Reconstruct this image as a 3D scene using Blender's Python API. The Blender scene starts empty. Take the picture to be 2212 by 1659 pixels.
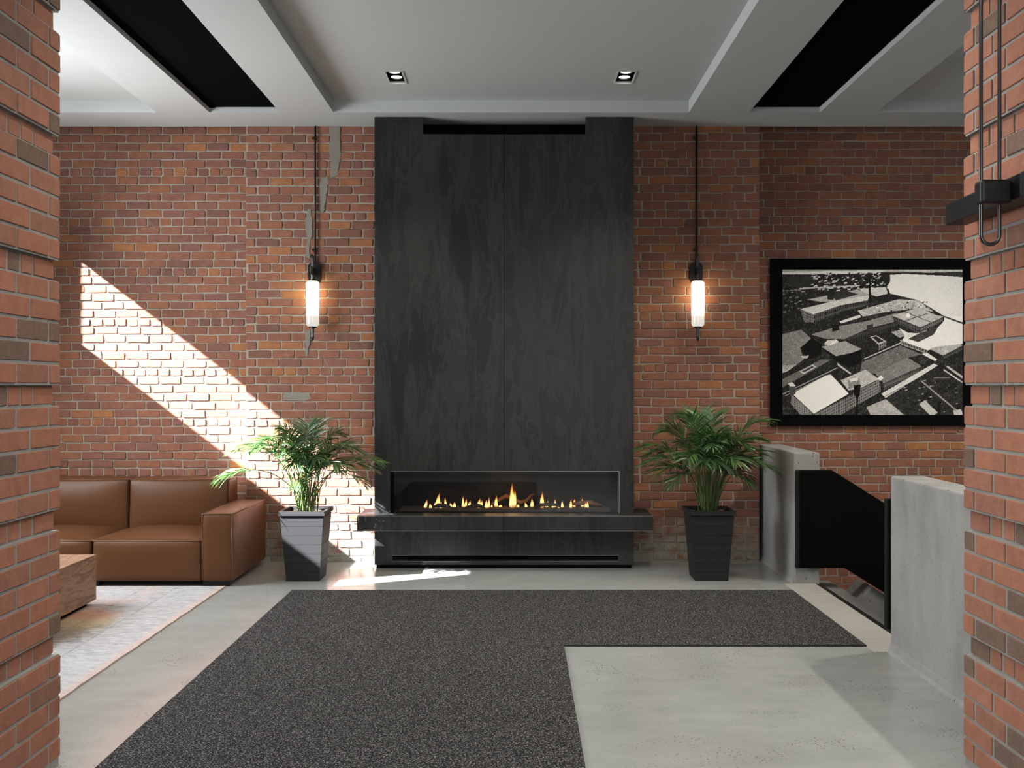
import bpy, bmesh, math, random
import numpy as np
from mathutils import Vector, Matrix

# ------------------------------------------------------------------ camera, world, sun, lights, exposure
sc = bpy.context.scene
C = sc.collection
FPX, VX, VY, EYE = 2080.0, 1120.0, 833.0, 1.62          # focal length in pixels, vanishing point, eye height

cam_d = bpy.data.cameras.new('camera')
cam_d.sensor_width = 36.0
cam_d.lens = 36.0 * FPX / 2212.0
cam_d.shift_x = -(VX - 1106.0) / 2212.0
cam_d.shift_y = (VY - 829.5) / 2212.0
cam_d.clip_start = 0.05
cam = bpy.data.objects.new('camera', cam_d)
C.objects.link(cam)
cam.location = (0, 0, EYE)
cam.rotation_euler = (math.pi / 2, 0, 0)
sc.camera = cam

w = bpy.data.worlds.new('sky')
sc.world = w
w.use_nodes = True
w.node_tree.nodes['Background'].inputs[0].default_value = (0.75, 0.86, 1.0, 1)
w.node_tree.nodes['Background'].inputs[1].default_value = 1.2

SUN_DIR = Vector((1.0, 0.48, -0.76))
sun_d = bpy.data.lights.new('sun', 'SUN')
sun_d.energy = 115.0
sun_d.angle = math.radians(0.53)
sun_d.color = (0.98, 0.965, 1.0)
sun = bpy.data.objects.new('sun', sun_d)
C.objects.link(sun)
sun.location = (-12, 0, 10)
sun.rotation_euler = SUN_DIR.to_track_quat('-Z', 'Y').to_euler()

def area_light(name, loc, direction, sx, sy, power, col, spread=150):
    d = bpy.data.lights.new(name, 'AREA')
    d.shape = 'RECTANGLE'; d.size = sx; d.size_y = sy; d.energy = power; d.color = col; d.spread = math.radians(spread)
    o = bpy.data.objects.new(name, d); C.objects.link(o)
    o.location = loc
    o.rotation_euler = Vector(direction).to_track_quat('-Z', 'Y').to_euler()
    return o
# area lamps: side-window daylight in front of its blind, then two added fills
area_light('daylight_side_window', (-5.12, 6.6, 1.8), (1, -0.1, -0.35), 1.9, 3.3, 315, (0.94, 0.98, 1.0), 165)
area_light('clerestory_fill', (-5.2, 7.2, 3.3), (1, -0.1, 0.75), 0.75, 2.5, 70, (0.94, 0.98, 1.0), 150)  # added at the clerestory, tilted up to brighten the left ceiling
area_light('rear_fill', (1.5, -2.6, 2.3), (-0.12, 1, -0.45), 3.6, 2.6, 110, (0.96, 0.98, 1.0), 120)  # fill added behind the camera, where the wall has no opening
def ceiling_spot(x, y, power, deg=150):
    d = bpy.data.lights.new('ceiling_downlight', 'SPOT'); d.energy = power; d.spot_size = math.radians(deg); d.spot_blend = 0.7
    d.color = (1.0, 0.91, 0.78); d.shadow_soft_size = 0.05
    o = bpy.data.objects.new('ceiling_downlight', d); C.objects.link(o); o.location = (x, y, 4.08)
# the further downlights of the middle and the stairwell-side trays, above the frame
for x, y, pw in ((-0.99, 5.1, 130), (0.86, 5.1, 225), (3.9, 6.6, 350), (3.9, 4.3, 150)):
    ceiling_spot(x, y, pw)
area_light('near_floor_fill', (0.0, 1.9, 3.97), (0, 0, -1), 2.4, 1.6, 75, (1.0, 0.97, 0.92), 150)  # unseen lamp added to light the near floor and the pier faces

vs = sc.view_settings
vs.view_transform = 'Standard'
vs.look = 'None'
vs.exposure = 0.0
vs.gamma = 1.0
vs.use_curve_mapping = False
cy = sc.cycles
cy.adaptive_threshold = 0.025; cy.max_bounces = 7; cy.diffuse_bounces = 4; cy.glossy_bounces = 3; cy.transmission_bounces = 4; cy.transparent_max_bounces = 12
cy.sample_clamp_indirect = 2.5; cy.caustics_reflective = False; cy.caustics_refractive = False

# ------------------------------------------------------------------ helpers
def P(x, y, Y):
    """world point seen at photograph pixel (x, y) on the plane at depth Y"""
    return Vector(((x - VX) * Y / FPX, Y, EYE - (y - VY) * Y / FPX))

def tag(o, label=None, cat=None, group=None, kind=None):
    if label: o['label'] = label
    if cat: o['category'] = cat
    if group: o['group'] = group
    if kind: o['kind'] = kind
    return o

ROOTS = {}
def root(name, loc, label, cat, group=None):
    o = bpy.data.objects.new(name, None)
    C.objects.link(o)
    o.location = loc
    o.empty_display_size = 0.1
    ROOTS[o.name] = Vector(loc)
    tag(o, label, cat, group)
    return o

def link(o, par=None):
    C.objects.link(o)
    if par is not None:
        o.parent = par
        if par.name in ROOTS:
            o.matrix_parent_inverse = Matrix.Translation(-ROOTS[par.name])
    return o

def mesh_from_bm(name, bm, mats, smooth=False):
    me = bpy.data.meshes.new(name)
    bmesh.ops.recalc_face_normals(bm, faces=bm.faces[:])
    bm.to_mesh(me); bm.free()
    for m in (mats if isinstance(mats, (list, tuple)) else [mats]):
        me.materials.append(m)
    if smooth:
        me.polygons.foreach_set('use_smooth', [True] * len(me.polygons))
    return me

def obj_bm(name, bm, mats, par=None, smooth=False):
    return link(bpy.data.objects.new(name, mesh_from_bm(name, bm, mats, smooth)), par)

def obj_data(name, verts, faces, mats, par=None, smooth=False):
    me = bpy.data.meshes.new(name)
    me.from_pydata(verts, [], faces)
    for m in (mats if isinstance(mats, (list, tuple)) else [mats]):
        me.materials.append(m)
    if smooth:
        me.polygons.foreach_set('use_smooth', [True] * len(me.polygons))
    me.update()
    return link(bpy.data.objects.new(name, me), par)

def bm_box(bm, x0, x1, y0, y1, z0, z1, bevel=0.0, seg=2):
    vs_ = [bm.verts.new(p) for p in ((x0, y0, z0), (x1, y0, z0), (x1, y1, z0), (x0, y1, z0),
                                     (x0, y0, z1), (x1, y0, z1), (x1, y1, z1), (x0, y1, z1))]
    fs = [bm.faces.new([vs_[i] for i in f]) for f in ((0, 3, 2, 1), (4, 5, 6, 7), (0, 1, 5, 4), (1, 2, 6, 5), (2, 3, 7, 6), (3, 0, 4, 7))]
    if bevel > 0:
        es = list({e for f in fs for e in f.edges})
        bmesh.ops.bevel(bm, geom=es, offset=bevel, segments=seg, profile=0.5, affect='EDGES')

def box(name, x0, x1, y0, y1, z0, z1, mat, par=None, bevel=0.0, seg=2):
    bm = bmesh.new()
    bm_box(bm, x0, x1, y0, y1, z0, z1, bevel, seg)
    return obj_bm(name, bm, mat, par)

def bm_prism(bm, pts, axis, a, b, bevel=0.0, seg=2):
    """extrude the polygon pts (2-D) along axis from a to b"""
    def mk(p, t):
        return {'x': (t, p[0], p[1]), 'y': (p[0], t, p[1]), 'z': (p[0], p[1], t)}[axis]
    A = [bm.verts.new(mk(p, a)) for p in pts]
    B = [bm.verts.new(mk(p, b)) for p in pts]
    n = len(pts)
    fs = [bm.faces.new(A), bm.faces.new(B[::-1])]
    for i in range(n):
        fs.append(bm.faces.new((A[i], B[i], B[(i + 1) % n], A[(i + 1) % n])))
    if bevel > 0:
        es = list({e for f in fs for e in f.edges})
        bmesh.ops.bevel(bm, geom=es, offset=bevel, segments=seg, profile=0.5, affect='EDGES')

def prism(name, pts, axis, a, b, mat, par=None, bevel=0.0):
    bm = bmesh.new()
    bm_prism(bm, pts, axis, a, b, bevel)
    return obj_bm(name, bm, mat, par)

def bm_tube(bm, path, rad, seg=10, closed=False, caps=True):
    n = len(path)
    path = [Vector(p) for p in path]
    rings = []
    up = None
    for i, p in enumerate(path):
        a = path[(i - 1) % n] if (closed or i > 0) else p
        b = path[(i + 1) % n] if (closed or i < n - 1) else p
        t = (b - a).normalized()
        if up is None:
            up = Vector((0, 0, 1)) if abs(t.z) < 0.9 else Vector((1, 0, 0))
        side = t.cross(up)
        if side.length < 1e-5:
            side = t.cross(Vector((0.3, 1, 0.2)))
        side.normalize()
        up = side.cross(t).normalized()
        r = rad[i] if isinstance(rad, (list, tuple)) else rad
        rings.append([bm.verts.new(p + (side * math.cos(2 * math.pi * k / seg) + up * math.sin(2 * math.pi * k / seg)) * r) for k in range(seg)])
    m = n if closed else n - 1
    for i in range(m):
        A, B = rings[i], rings[(i + 1) % n]
        for k in range(seg):
            bm.faces.new((A[k], A[(k + 1) % seg], B[(k + 1) % seg], B[k]))
    if caps and not closed:
        bm.faces.new(rings[0][::-1]); bm.faces.new(rings[-1])

def tube(name, path, rad, mat, par=None, seg=10, closed=False):
    bm = bmesh.new()
    bm_tube(bm, path, rad, seg, closed)
    o = obj_bm(name, bm, mat, par, True)
    return o

def lathe(name, prof, cx, cy, mat, par=None, seg=24, z0=0.0):
    bm = bmesh.new()
    rings = []
    for r, z in prof:
        if r < 1e-6:
            rings.append([bm.verts.new((cx, cy, z0 + z))])
        else:
            rings.append([bm.verts.new((cx + r * math.cos(2 * math.pi * k / seg), cy + r * math.sin(2 * math.pi * k / seg), z0 + z)) for k in range(seg)])
    for A, B in zip(rings, rings[1:]):
        for k in range(seg):
            k2 = (k + 1) % seg
            f = [A[k % len(A)], A[k2 % len(A)], B[k2 % len(B)], B[k % len(B)]]
            f = list(dict.fromkeys(f))
            if len(f) > 2: bm.faces.new(f)
    return obj_bm(name, bm, mat, par, True)

def bezier(p0, p1, p2, n):
    return [p0 * (1 - t) ** 2 + p1 * 2 * t * (1 - t) + p2 * t * t for t in (i / (n - 1) for i in range(n))]

# ------------------------------------------------------------------ materials
class NT:
    def __init__(s, name):
        s.m = bpy.data.materials.new(name); s.m.use_nodes = True
        s.t = s.m.node_tree; s.n = s.t.nodes; s.l = s.t.links
        s.b = s.n['Principled BSDF']; s.out = s.n['Material Output']
    def node(s, typ, **kw):
        nd = s.n.new(typ)
        for k, v in kw.items():
            if k.startswith('_'): nd.inputs[k[1:]].default_value = v
            else: setattr(nd, k, v)
        return nd
    def link(s, a, b): s.l.new(a, b)
    def pos(s): return s.node('ShaderNodeNewGeometry').outputs['Position']
    def mapping(s, vec, scale=(1, 1, 1), rot=(0, 0, 0), loc=(0, 0, 0)):
        mp = s.node('ShaderNodeMapping')
        mp.inputs['Scale'].default_value = scale; mp.inputs['Rotation'].default_value = rot; mp.inputs['Location'].default_value = loc
        s.link(vec, mp.inputs['Vector']); return mp.outputs[0]
    def noise(s, vec, scale, detail=4, rough=0.55, dist=0.0):
        nd = s.node('ShaderNodeTexNoise', _Scale=scale, _Detail=detail, _Roughness=rough, _Distortion=dist)
        s.link(vec, nd.inputs['Vector']); return nd.outputs['Fac']
    def vor(s, vec, scale, feature='F1', rnd=1.0):
        nd = s.node('ShaderNodeTexVoronoi', _Scale=scale, _Randomness=rnd); nd.feature = feature
        s.link(vec, nd.inputs['Vector']); return nd.outputs
    def ramp(s, fac, stops, interp='LINEAR'):
        r = s.node('ShaderNodeValToRGB'); r.color_ramp.interpolation = interp
        e = r.color_ramp.elements
        e.remove(e[1]); e[0].position = 0.0
        rgba = [(c, c, c, 1) if isinstance(c, (int, float)) else (*c, 1) for _, c in stops]
        e[0].position = stops[0][0]; e[0].color = rgba[0]
        for (p, _), c in zip(stops[1:], rgba[1:]):
            el = e.new(p); el.color = c
        s.link(fac, r.inputs[0]); return r.outputs[0]
    def mix(s, fac, a, b, mode='MIX'):
        nd = s.node('ShaderNodeMix', data_type='RGBA', blend_type=mode)
        for sock, v in ((nd.inputs[0], fac), (nd.inputs[6], a), (nd.inputs[7], b)):
            if isinstance(v, (int, float)): sock.default_value = v
            elif isinstance(v, tuple): sock.default_value = (*v, 1)
            else: s.link(v, sock)
        return nd.outputs[2]
    def math(s, op, a, b=0.0, c=None):
        nd = s.node('ShaderNodeMath', operation=op)
        for i, v in enumerate((a, b) if c is None else (a, b, c)):
            if isinstance(v, (int, float)): nd.inputs[i].default_value = v
            else: s.link(v, nd.inputs[i])
        return nd.outputs[0]
    def bump(s, h, strength=0.5, dist=0.005, prev=None):
        b = s.node('ShaderNodeBump', _Strength=strength, _Distance=dist)
        s.link(h, b.inputs['Height'])
        if prev is not None: s.link(prev, b.inputs['Normal'])
        return b.outputs[0]
    def set(s, color=None, rough=None, metal=None, normal=None, spec=None):
        for nm, v in (('Base Color', color), ('Roughness', rough), ('Metallic', metal), ('Normal', normal), ('Specular IOR Level', spec)):
            if v is None: continue
            if isinstance(v, (int, float)): s.b.inputs[nm].default_value = v
            elif isinstance(v, tuple): s.b.inputs[nm].default_value = (*v, 1)
            else: s.link(v, s.b.inputs[nm])
        return s.m

def plain(name, col, rough=0.5, metal=0.0, spec=0.5, grain=0.0, gscale=80):
    t = NT(name)
    if grain:
        n = t.noise(t.pos(), gscale, 3)
        c = t.mix(n, tuple(x * (1 - grain) for x in col), tuple(min(1, x * (1 + grain)) for x in col))
        return t.set(c, rough, metal, t.bump(n, 0.15, 0.002), spec)
    return t.set(col, rough, metal, None, spec)

def island_random(t):
    a = t.node('ShaderNodeObjectInfo').outputs['Random']
    b = t.node('ShaderNodeNewGeometry').outputs['Random Per Island']
    return t.math('FRACT', t.math('ADD', t.math('MULTIPLY', a, 7.31), b))

def brick_material(name, stops, stain=True):
    t = NT(name)
    p = t.pos()
    rnd = island_random(t)
    c = t.ramp(rnd, stops)
    off = t.node('ShaderNodeVectorMath', operation='ADD')
    t.link(p, off.inputs[0])
    cmb = t.node('ShaderNodeCombineXYZ'); t.link(t.math('MULTIPLY', rnd, 9.0), cmb.inputs[0]); t.link(t.math('MULTIPLY', rnd, 5.0), cmb.inputs[2])
    t.link(cmb.outputs[0], off.inputs[1])
    q = off.outputs[0]
    n1 = t.noise(q, 14, 5, 0.65)
    n2 = t.noise(q, 70, 4, 0.7)
    c = t.mix(t.math('MULTIPLY', t.ramp(n1, [(0.35, 0.0), (0.7, 1.0)]), 0.55), c, t.mix(1.0, c, (0.62, 0.55, 0.55), 'MULTIPLY'))
    c = t.mix(t.math('MULTIPLY', t.ramp(n2, [(0.5, 0.0), (0.8, 1.0)]), 0.35), c, (0.38, 0.2, 0.13))
    if stain:
        # lime smears left on the old brick, and the damp, limed courses just above the floor
        sm = t.ramp(t.noise(p, 5.0, 6, 0.7, 0.6), [(0.6, 0.0), (0.74, 1.0)])
        c = t.mix(t.math('MULTIPLY', sm, 0.3), c, (0.36, 0.31, 0.26))
        z = t.node('ShaderNodeSeparateXYZ'); t.link(p, z.inputs[0])
        low = t.math('SUBTRACT', 1.0, t.math('MULTIPLY', z.outputs[2], 2.3)); 
        nl = t.math('MULTIPLY', t.math('MAXIMUM', low, 0.0), t.ramp(t.noise(p, 7.0, 6, 0.7), [(0.38, 0.0), (0.62, 1.0)]))
        nl = t.math('MULTIPLY', t.math('MINIMUM', t.math('MULTIPLY', nl, 2.0), 0.95), t.math('LESS_THAN', z.outputs[1], 9.0))
        c = t.mix(nl, c, t.mix(n2, (0.16, 0.155, 0.11), (0.42, 0.40, 0.35)))
    pits = t.ramp(t.vor(q, 120)[0], [(0.0, 0.0), (0.22, 1.0)])
    h = t.math('ADD', t.math('MULTIPLY', n2, 0.8), t.math('ADD', t.math('MULTIPLY', n1, 0.9), t.math('MULTIPLY', pits, 0.25)))
    return t.set(c, 0.88, 0, t.bump(h, 0.55, 0.009 if stain else 0.004), 0.25)

M = {}
M['brick'] = brick_material('old_brick', [(0.0, (0.155, 0.077, 0.060)), (0.14, (0.25, 0.105, 0.064)), (0.34, (0.215, 0.094, 0.068)),
                                          (0.55, (0.272, 0.112, 0.064)), (0.75, (0.19, 0.089, 0.073)), (0.94, (0.295, 0.122, 0.060)), (1.0, (0.34, 0.148, 0.056))])
M['pier_brick'] = brick_material('pier_brick', [(0.0, (0.28, 0.122, 0.08)), (0.3, (0.315, 0.136, 0.086)), (0.6, (0.255, 0.118, 0.082)), (0.84, (0.33, 0.146, 0.096)),
                                                (0.88, (0.135, 0.092, 0.07)), (1.0, (0.16, 0.105, 0.08))], False)
def mortar_material(name, a, b):
    t = NT(name); p = t.pos()
    n1 = t.noise(p, 9, 5, 0.65); n2 = t.noise(p, 130, 4, 0.7)
    c = t.mix(n1, a, b); c = t.mix(t.math('MULTIPLY', n2, 0.4), c, tuple(x * 0.55 for x in a))
    return t.set(c, 0.95, 0, t.bump(t.math('ADD', n1, n2), 0.7, 0.008), 0.2)
M['mortar'] = mortar_material('lime_mortar', (0.31, 0.26, 0.215), (0.42, 0.365, 0.31))
M['pier_mortar'] = mortar_material('grey_mortar', (0.25, 0.24, 0.225), (0.345, 0.335, 0.32))
M['patch'] = mortar_material('patch_mortar', (0.20, 0.185, 0.155), (0.30, 0.28, 0.24))

def floor_material():
    t = NT('polished_concrete'); p = t.pos()
    big = t.noise(p, 0.9, 5, 0.6, 0.4); mid = t.noise(t.mapping(p, (0.6, 1.5, 1)), 4.5, 6, 0.65); fine = t.noise(p, 160, 3, 0.6)
    c = t.ramp(t.math('ADD', t.math('MULTIPLY', big, 0.6), t.math('MULTIPLY', mid, 0.4)),
               [(0.3, (0.212, 0.224, 0.219)), (0.5, (0.275, 0.290, 0.284)), (0.72, (0.345, 0.362, 0.355))])
    c = t.mix(t.math('MULTIPLY', fine, 0.3), c, (0.255, 0.26, 0.245))
    v = t.vor(t.mapping(p, (1.25, 0.9, 1)), 52)
    spot = t.ramp(v[0], [(0.20, 1.0), (0.30, 0.0)])
    where = t.ramp(t.noise(p, 2.1, 6, 0.75, 0.4), [(0.50, 0.0), (0.60, 1.0)])
    pit = t.math('MULTIPLY', spot, where)
    c = t.mix(t.math('MULTIPLY', pit, 0.8), c, (0.06, 0.057, 0.05))
    r = 0.18
    return t.set(c, r, 0, t.bump(fine, 0.04, 0.001), t.math('SUBTRACT', 0.5, t.math('MULTIPLY', pit, 0.5)))
M['floor'] = floor_material()

def cast_concrete():
    t = NT('cast_concrete'); p = t.pos()
    big = t.noise(t.mapping(p, (1.2, 1.2, 0.5)), 2.6, 6, 0.65); fine = t.noise(p, 120, 4, 0.65)
    c = t.ramp(big, [(0.3, (0.20, 0.20, 0.20)), (0.6, (0.29, 0.29, 0.287)), (0.8, (0.35, 0.35, 0.34))])
    c = t.mix(t.math('MULTIPLY', fine, 0.3), c, (0.15, 0.15, 0.145))
    v = t.vor(t.mapping(p, (1, 1, 0.62)), 34)
    sep = t.node('ShaderNodeSeparateColor'); t.link(v[1], sep.inputs[0])
    size = t.math('MULTIPLY', t.ramp(sep.outputs[0], [(0.55, 0.0), (1.0, 1.0)]), 0.24)
    pit = t.ramp(t.math('SUBTRACT', t.math('ADD', v[0], t.math('MULTIPLY', fine, 0.08)), size), [(0.0, 1.0), (0.05, 0.0)])
    c = t.mix(t.math('MULTIPLY', pit, 0.85), c, (0.035, 0.035, 0.033))
    lite = t.ramp(t.vor(t.mapping(p, (1, 1, 1), loc=(3, 3, 3)), 55)[0], [(0.07, 1.0), (0.12, 0.0)])
    c = t.mix(t.math('MULTIPLY', lite, 0.4), c, (0.6, 0.6, 0.58))
    return t.set(c, 0.8, 0, t.bump(t.math('SUBTRACT', t.math('MULTIPLY', fine, 0.3), pit), 0.6, 0.006), 0.3)
M['concrete'] = cast_concrete()

M['white'] = plain('ceiling_paint', (0.45, 0.464, 0.46), 0.75, 0, 0.2, 0.02, 12)
M['white_wall'] = plain('wall_paint', (0.55, 0.54, 0.52), 0.8, 0, 0.2, 0.03, 10)
M['black'] = plain('black_metal', (0.007, 0.007, 0.0075), 0.4, 0.0, 0.25)
M['black_gloss'] = plain('black_rod', (0.012, 0.012, 0.013), 0.22, 0.0, 0.7)
M['black_matte'] = plain('black_panel', (0.0045, 0.0045, 0.005), 0.8, 0, 0.0)
M['guard'] = plain('guard_steel', (0.0025, 0.0025, 0.0025), 0.6, 0, 0.04)
M['silver'] = plain('brushed_trim', (0.35, 0.34, 0.32), 0.35, 1.0)

def slab_material():
    t = NT('blackened_slab'); p = t.pos()
    q = t.mapping(p, (2.1, 1.0, 0.5))
    n1 = t.noise(q, 1.5, 6, 0.6, 1.6); n2 = t.noise(t.mapping(p, (2.3, 1, 0.42), loc=(4, 0, 2)), 1.9, 8, 0.62, 1.1); n3 = t.noise(p, 95, 3)
    c = t.ramp(n1, [(0.30, (0.0085, 0.0087, 0.009)), (0.44, (0.0125, 0.0125, 0.0122)), (0.478, (0.026, 0.025, 0.023)), (0.51, (0.0135, 0.0135, 0.0133)), (0.66, (0.021, 0.0205, 0.0195))])
    c = t.mix(t.ramp(n2, [(0.50, 0.0), (0.535, 0.6), (0.62, 0.25), (0.72, 0.6)]), c, (0.031, 0.030, 0.0285))
    c = t.mix(t.math('MULTIPLY', n3, 0.3), c, (0.008, 0.008, 0.009))
    r = t.math('ADD', t.math('MULTIPLY', n2, 0.2), 0.30)
    return t.set(c, r, 0, t.bump(n3, 0.05, 0.001), 0.22)
M['slab'] = slab_material()

def leather_material():
    t = NT('tan_leather'); p = t.pos()
    n = t.noise(p, 3.2, 4, 0.6); f = t.vor(p, 420)[0]
    c = t.mix(n, (0.066, 0.0255, 0.0082), (0.096, 0.038, 0.0135))
    return t.set(c, t.math('ADD', t.math('MULTIPLY', n, 0.12), 0.36), 0, t.bump(t.math('ADD', f, t.noise(p, 30, 4)), 0.10, 0.002), 0.24)
M['leather'] = leather_material()
M['welt'] = plain('leather_welt', (0.10, 0.04, 0.018), 0.4, 0, 0.5)

def wood_material(name, rot):
    t = NT(name); p = t.pos()
    q = t.mapping(p, (1.2, 1.2, 7.0) if rot else (9.0, 1.0, 5.0))
    n = t.noise(q, 2.6, 8, 0.68, 1.8); g = t.noise(t.mapping(p, (8, 3, 40)), 5, 4, 0.7)
    c = t.ramp(n, [(0.3, (0.11, 0.06, 0.037)), (0.47, (0.22, 0.125, 0.078)), (0.56, (0.34, 0.21, 0.135)), (0.7, (0.20, 0.11, 0.07))])
    c = t.mix(t.math('MULTIPLY', g, 0.35), c, (0.09, 0.05, 0.032))
    return t.set(c, 0.5, 0, t.bump(n, 0.25, 0.004), 0.4)
M['wood'] = wood_material('reclaimed_wood', True)
M['wood_top'] = wood_material('reclaimed_wood_top', False)

def mat_material():
    t = NT('woven_mat'); p = t.pos()
    wv = t.node('ShaderNodeTexWave', _Scale=34.0, _Distortion=2.5, _Detail=2.0)
    wv.bands_direction = 'DIAGONAL'
    t.link(t.mapping(p, (1, 1, 0)), wv.inputs['Vector'])
    v = t.vor(t.mapping(p, (1.0, 0.75, 1)), 130)
    n = t.noise(p, 150, 3, 0.75)
    h = t.math('ADD', t.math('MULTIPLY', t.math('SUBTRACT', 1.0, v[0]), 0.85), t.math('MULTIPLY', wv.outputs['Fac'], 0.15))
    c = t.ramp(t.math('ADD', t.math('MULTIPLY', n, 0.75), t.math('MULTIPLY', h, 0.3)), [(0.45, (0.004, 0.004, 0.0042)), (0.56, (0.032, 0.032, 0.033)), (0.69, (0.27, 0.27, 0.275))])
    return t.set(c, 0.95, 0, t.bump(t.math('ADD', h, n), 0.8, 0.004), 0.15)
M['mat'] = mat_material()
M['mat_edge'] = plain('mat_edge', (0.012, 0.012, 0.013), 0.8)

def rug_material():
    t = NT('distressed_rug'); p = t.pos()
    streak = t.noise(t.mapping(p, (7.0, 120.0, 1)), 1.6, 6, 0.75, 0.3)
    cloud = t.noise(p, 2.6, 6, 0.65, 0.5); fine = t.noise(t.mapping(p, (60, 330, 1)), 1.0, 3, 0.7); blot = t.noise(t.mapping(p, (6, 16, 1)), 1.7, 7, 0.75, 0.8)
    s = t.node('ShaderNodeSeparateXYZ'); t.link(p, s.inputs[0])
    c = t.ramp(t.math('ADD', t.math('MULTIPLY', streak, 0.6), t.math('MULTIPLY', blot, 0.4)), [(0.36, (0.10, 0.102, 0.115)), (0.45, (0.30, 0.30, 0.315)), (0.54, (0.47, 0.465, 0.47)), (0.7, (0.56, 0.545, 0.54))])
    # faded rose bands and the worn warm medallion
    inner = t.ramp(t.math('SUBTRACT', -2.74, s.outputs[0]), [(0.0, 0.0), (0.12, 1.0)])
    rose = t.math('MULTIPLY', inner, t.ramp(cloud, [(0.46, 0.0), (0.58, 0.55)]))
    c = t.mix(t.math('MULTIPLY', rose, t.ramp(streak, [(0.38, 0.2), (0.6, 1.0)])), c, (0.55, 0.33, 0.26))
    dx = t.math('DIVIDE', t.math('ADD', s.outputs[0], 3.16), 0.46); dy = t.math('DIVIDE', t.math('SUBTRACT', s.outputs[1], 6.42), 0.62)
    rr = t.math('ADD', t.math('ADD', t.math('MULTIPLY', dx, dx), t.math('MULTIPLY', dy, dy)), t.math('MULTIPLY', t.math('SUBTRACT', blot, 0.5), 2.2))
    med = t.math('MULTIPLY', t.ramp(rr, [(0.55, 1.0), (1.0, 0.0)]), t.ramp(streak, [(0.34, 0.45), (0.58, 1.0)]))
    wc = t.ramp(t.math('ADD', t.math('MULTIPLY', t.math('SUBTRACT', s.outputs[1], 5.9), 0.75), t.math('MULTIPLY', t.math('SUBTRACT', blot, 0.5), 0.6)),
                [(0.10, (0.10, 0.085, 0.055)), (0.34, (0.20, 0.16, 0.085)), (0.5, (0.47, 0.33, 0.13)), (0.66, (0.52, 0.19, 0.07)), (0.85, (0.55, 0.30, 0.2))])
    c = t.mix(t.math('MULTIPLY', med, 0.9), c, wc)
    edge = t.ramp(t.math('ADD', s.outputs[0], 2.42), [(0.0, 0.0), (0.02, 1.0)])
    c = t.mix(t.math('MULTIPLY', edge, 0.5), c, (0.55, 0.36, 0.30))
    for k in (-2.72, -2.98):
        ln = t.ramp(t.math('ABSOLUTE', t.math('SUBTRACT', s.outputs[0], k)), [(0.0, 1.0), (0.010, 0.0)])
        c = t.mix(t.math('MULTIPLY', ln, t.ramp(t.noise(p, 30, 2), [(0.4, 0.1), (0.6, 0.8)])), c, (0.15, 0.155, 0.18))
    c = t.mix(t.math('MULTIPLY', fine, 0.35), c, (0.20, 0.20, 0.21))
    return t.set(c, 0.95, 0, t.bump(fine, 0.4, 0.003), 0.15)
M['rug'] = rug_material()
M['rug_edge'] = plain('rug_edge', (0.42, 0.30, 0.24), 0.9)
M['tile'] = plain('limestone_tile', (0.30, 0.295, 0.275), 0.45, 0, 0.4, 0.10, 7)
M['stair'] = plain('stair_tread', (0.028, 0.024, 0.019), 0.6, 0, 0.4, 0.5, 60)

def leaf_material():
    t = NT('palm_leaf')
    r = island_random(t)
    c = t.ramp(r, [(0.0, (0.02, 0.055, 0.02)), (0.5, (0.036, 0.09, 0.028)), (0.9, (0.062, 0.135, 0.036)), (1.0, (0.13, 0.19, 0.05))])
    t.set(c, 0.3, 0, None, 0.9)
    tr = t.node('ShaderNodeBsdfTranslucent'); t.link(t.mix(1.0, c, (1.2, 1.7, 0.8), 'MULTIPLY'), tr.inputs[0])
    mx = t.node('ShaderNodeMixShader', _Fac=0.22)
    t.link(t.b.outputs[0], mx.inputs[1]); t.link(tr.outputs[0], mx.inputs[2]); t.link(mx.outputs[0], t.out.inputs[0])
    return t.m
M['leaf'] = leaf_material()
M['stem'] = plain('palm_stem', (0.06, 0.10, 0.025), 0.5, 0, 0.4, 0.35, 40)
M['soil'] = plain('potting_soil', (0.045, 0.028, 0.018), 0.95, 0, 0.2, 0.7, 90)
M['chip'] = plain('wood_chip', (0.35, 0.22, 0.12), 0.8, 0, 0.3)
M['planter'] = plain('black_planter', (0.021, 0.021, 0.022), 0.6, 0, 0.06, 0.3, 160)

def emit(name, col, strength):
    t = NT(name)
    e = t.node('ShaderNodeEmission', _Strength=strength); e.inputs[0].default_value = (*col, 1)
    t.link(e.outputs[0], t.out.inputs[0])
    return t.m
M['lamp_face'] = emit('lamp_face', (1.0, 0.95, 0.86), 14.0)

def opal_material():
    t = NT('lit_opal_glass')
    g = t.node('ShaderNodeTexCoord').outputs['Generated']
    s = t.node('ShaderNodeSeparateXYZ'); t.link(g, s.inputs[0])
    st = t.ramp(s.outputs[2], [(0.0, 0.058), (0.22, 0.07), (0.55, 0.7), (0.9, 1.0)])
    col = t.ramp(s.outputs[2], [(0.0, (1.0, 0.96, 0.88)), (0.4, (1.0, 0.88, 0.66)), (0.8, (1.0, 0.78, 0.40))])
    e = t.node('ShaderNodeEmission'); t.link(col, e.inputs[0]); t.link(t.math('MULTIPLY', st, 13.0), e.inputs[1])
    gl = t.node('ShaderNodeBsdfGlossy', _Roughness=0.15)
    mx = t.node('ShaderNodeMixShader', _Fac=0.06)
    t.link(e.outputs[0], mx.inputs[1]); t.link(gl.outputs[0], mx.inputs[2]); t.link(mx.outputs[0], t.out.inputs[0])
    return t.m
M['opal'] = opal_material()

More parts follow.
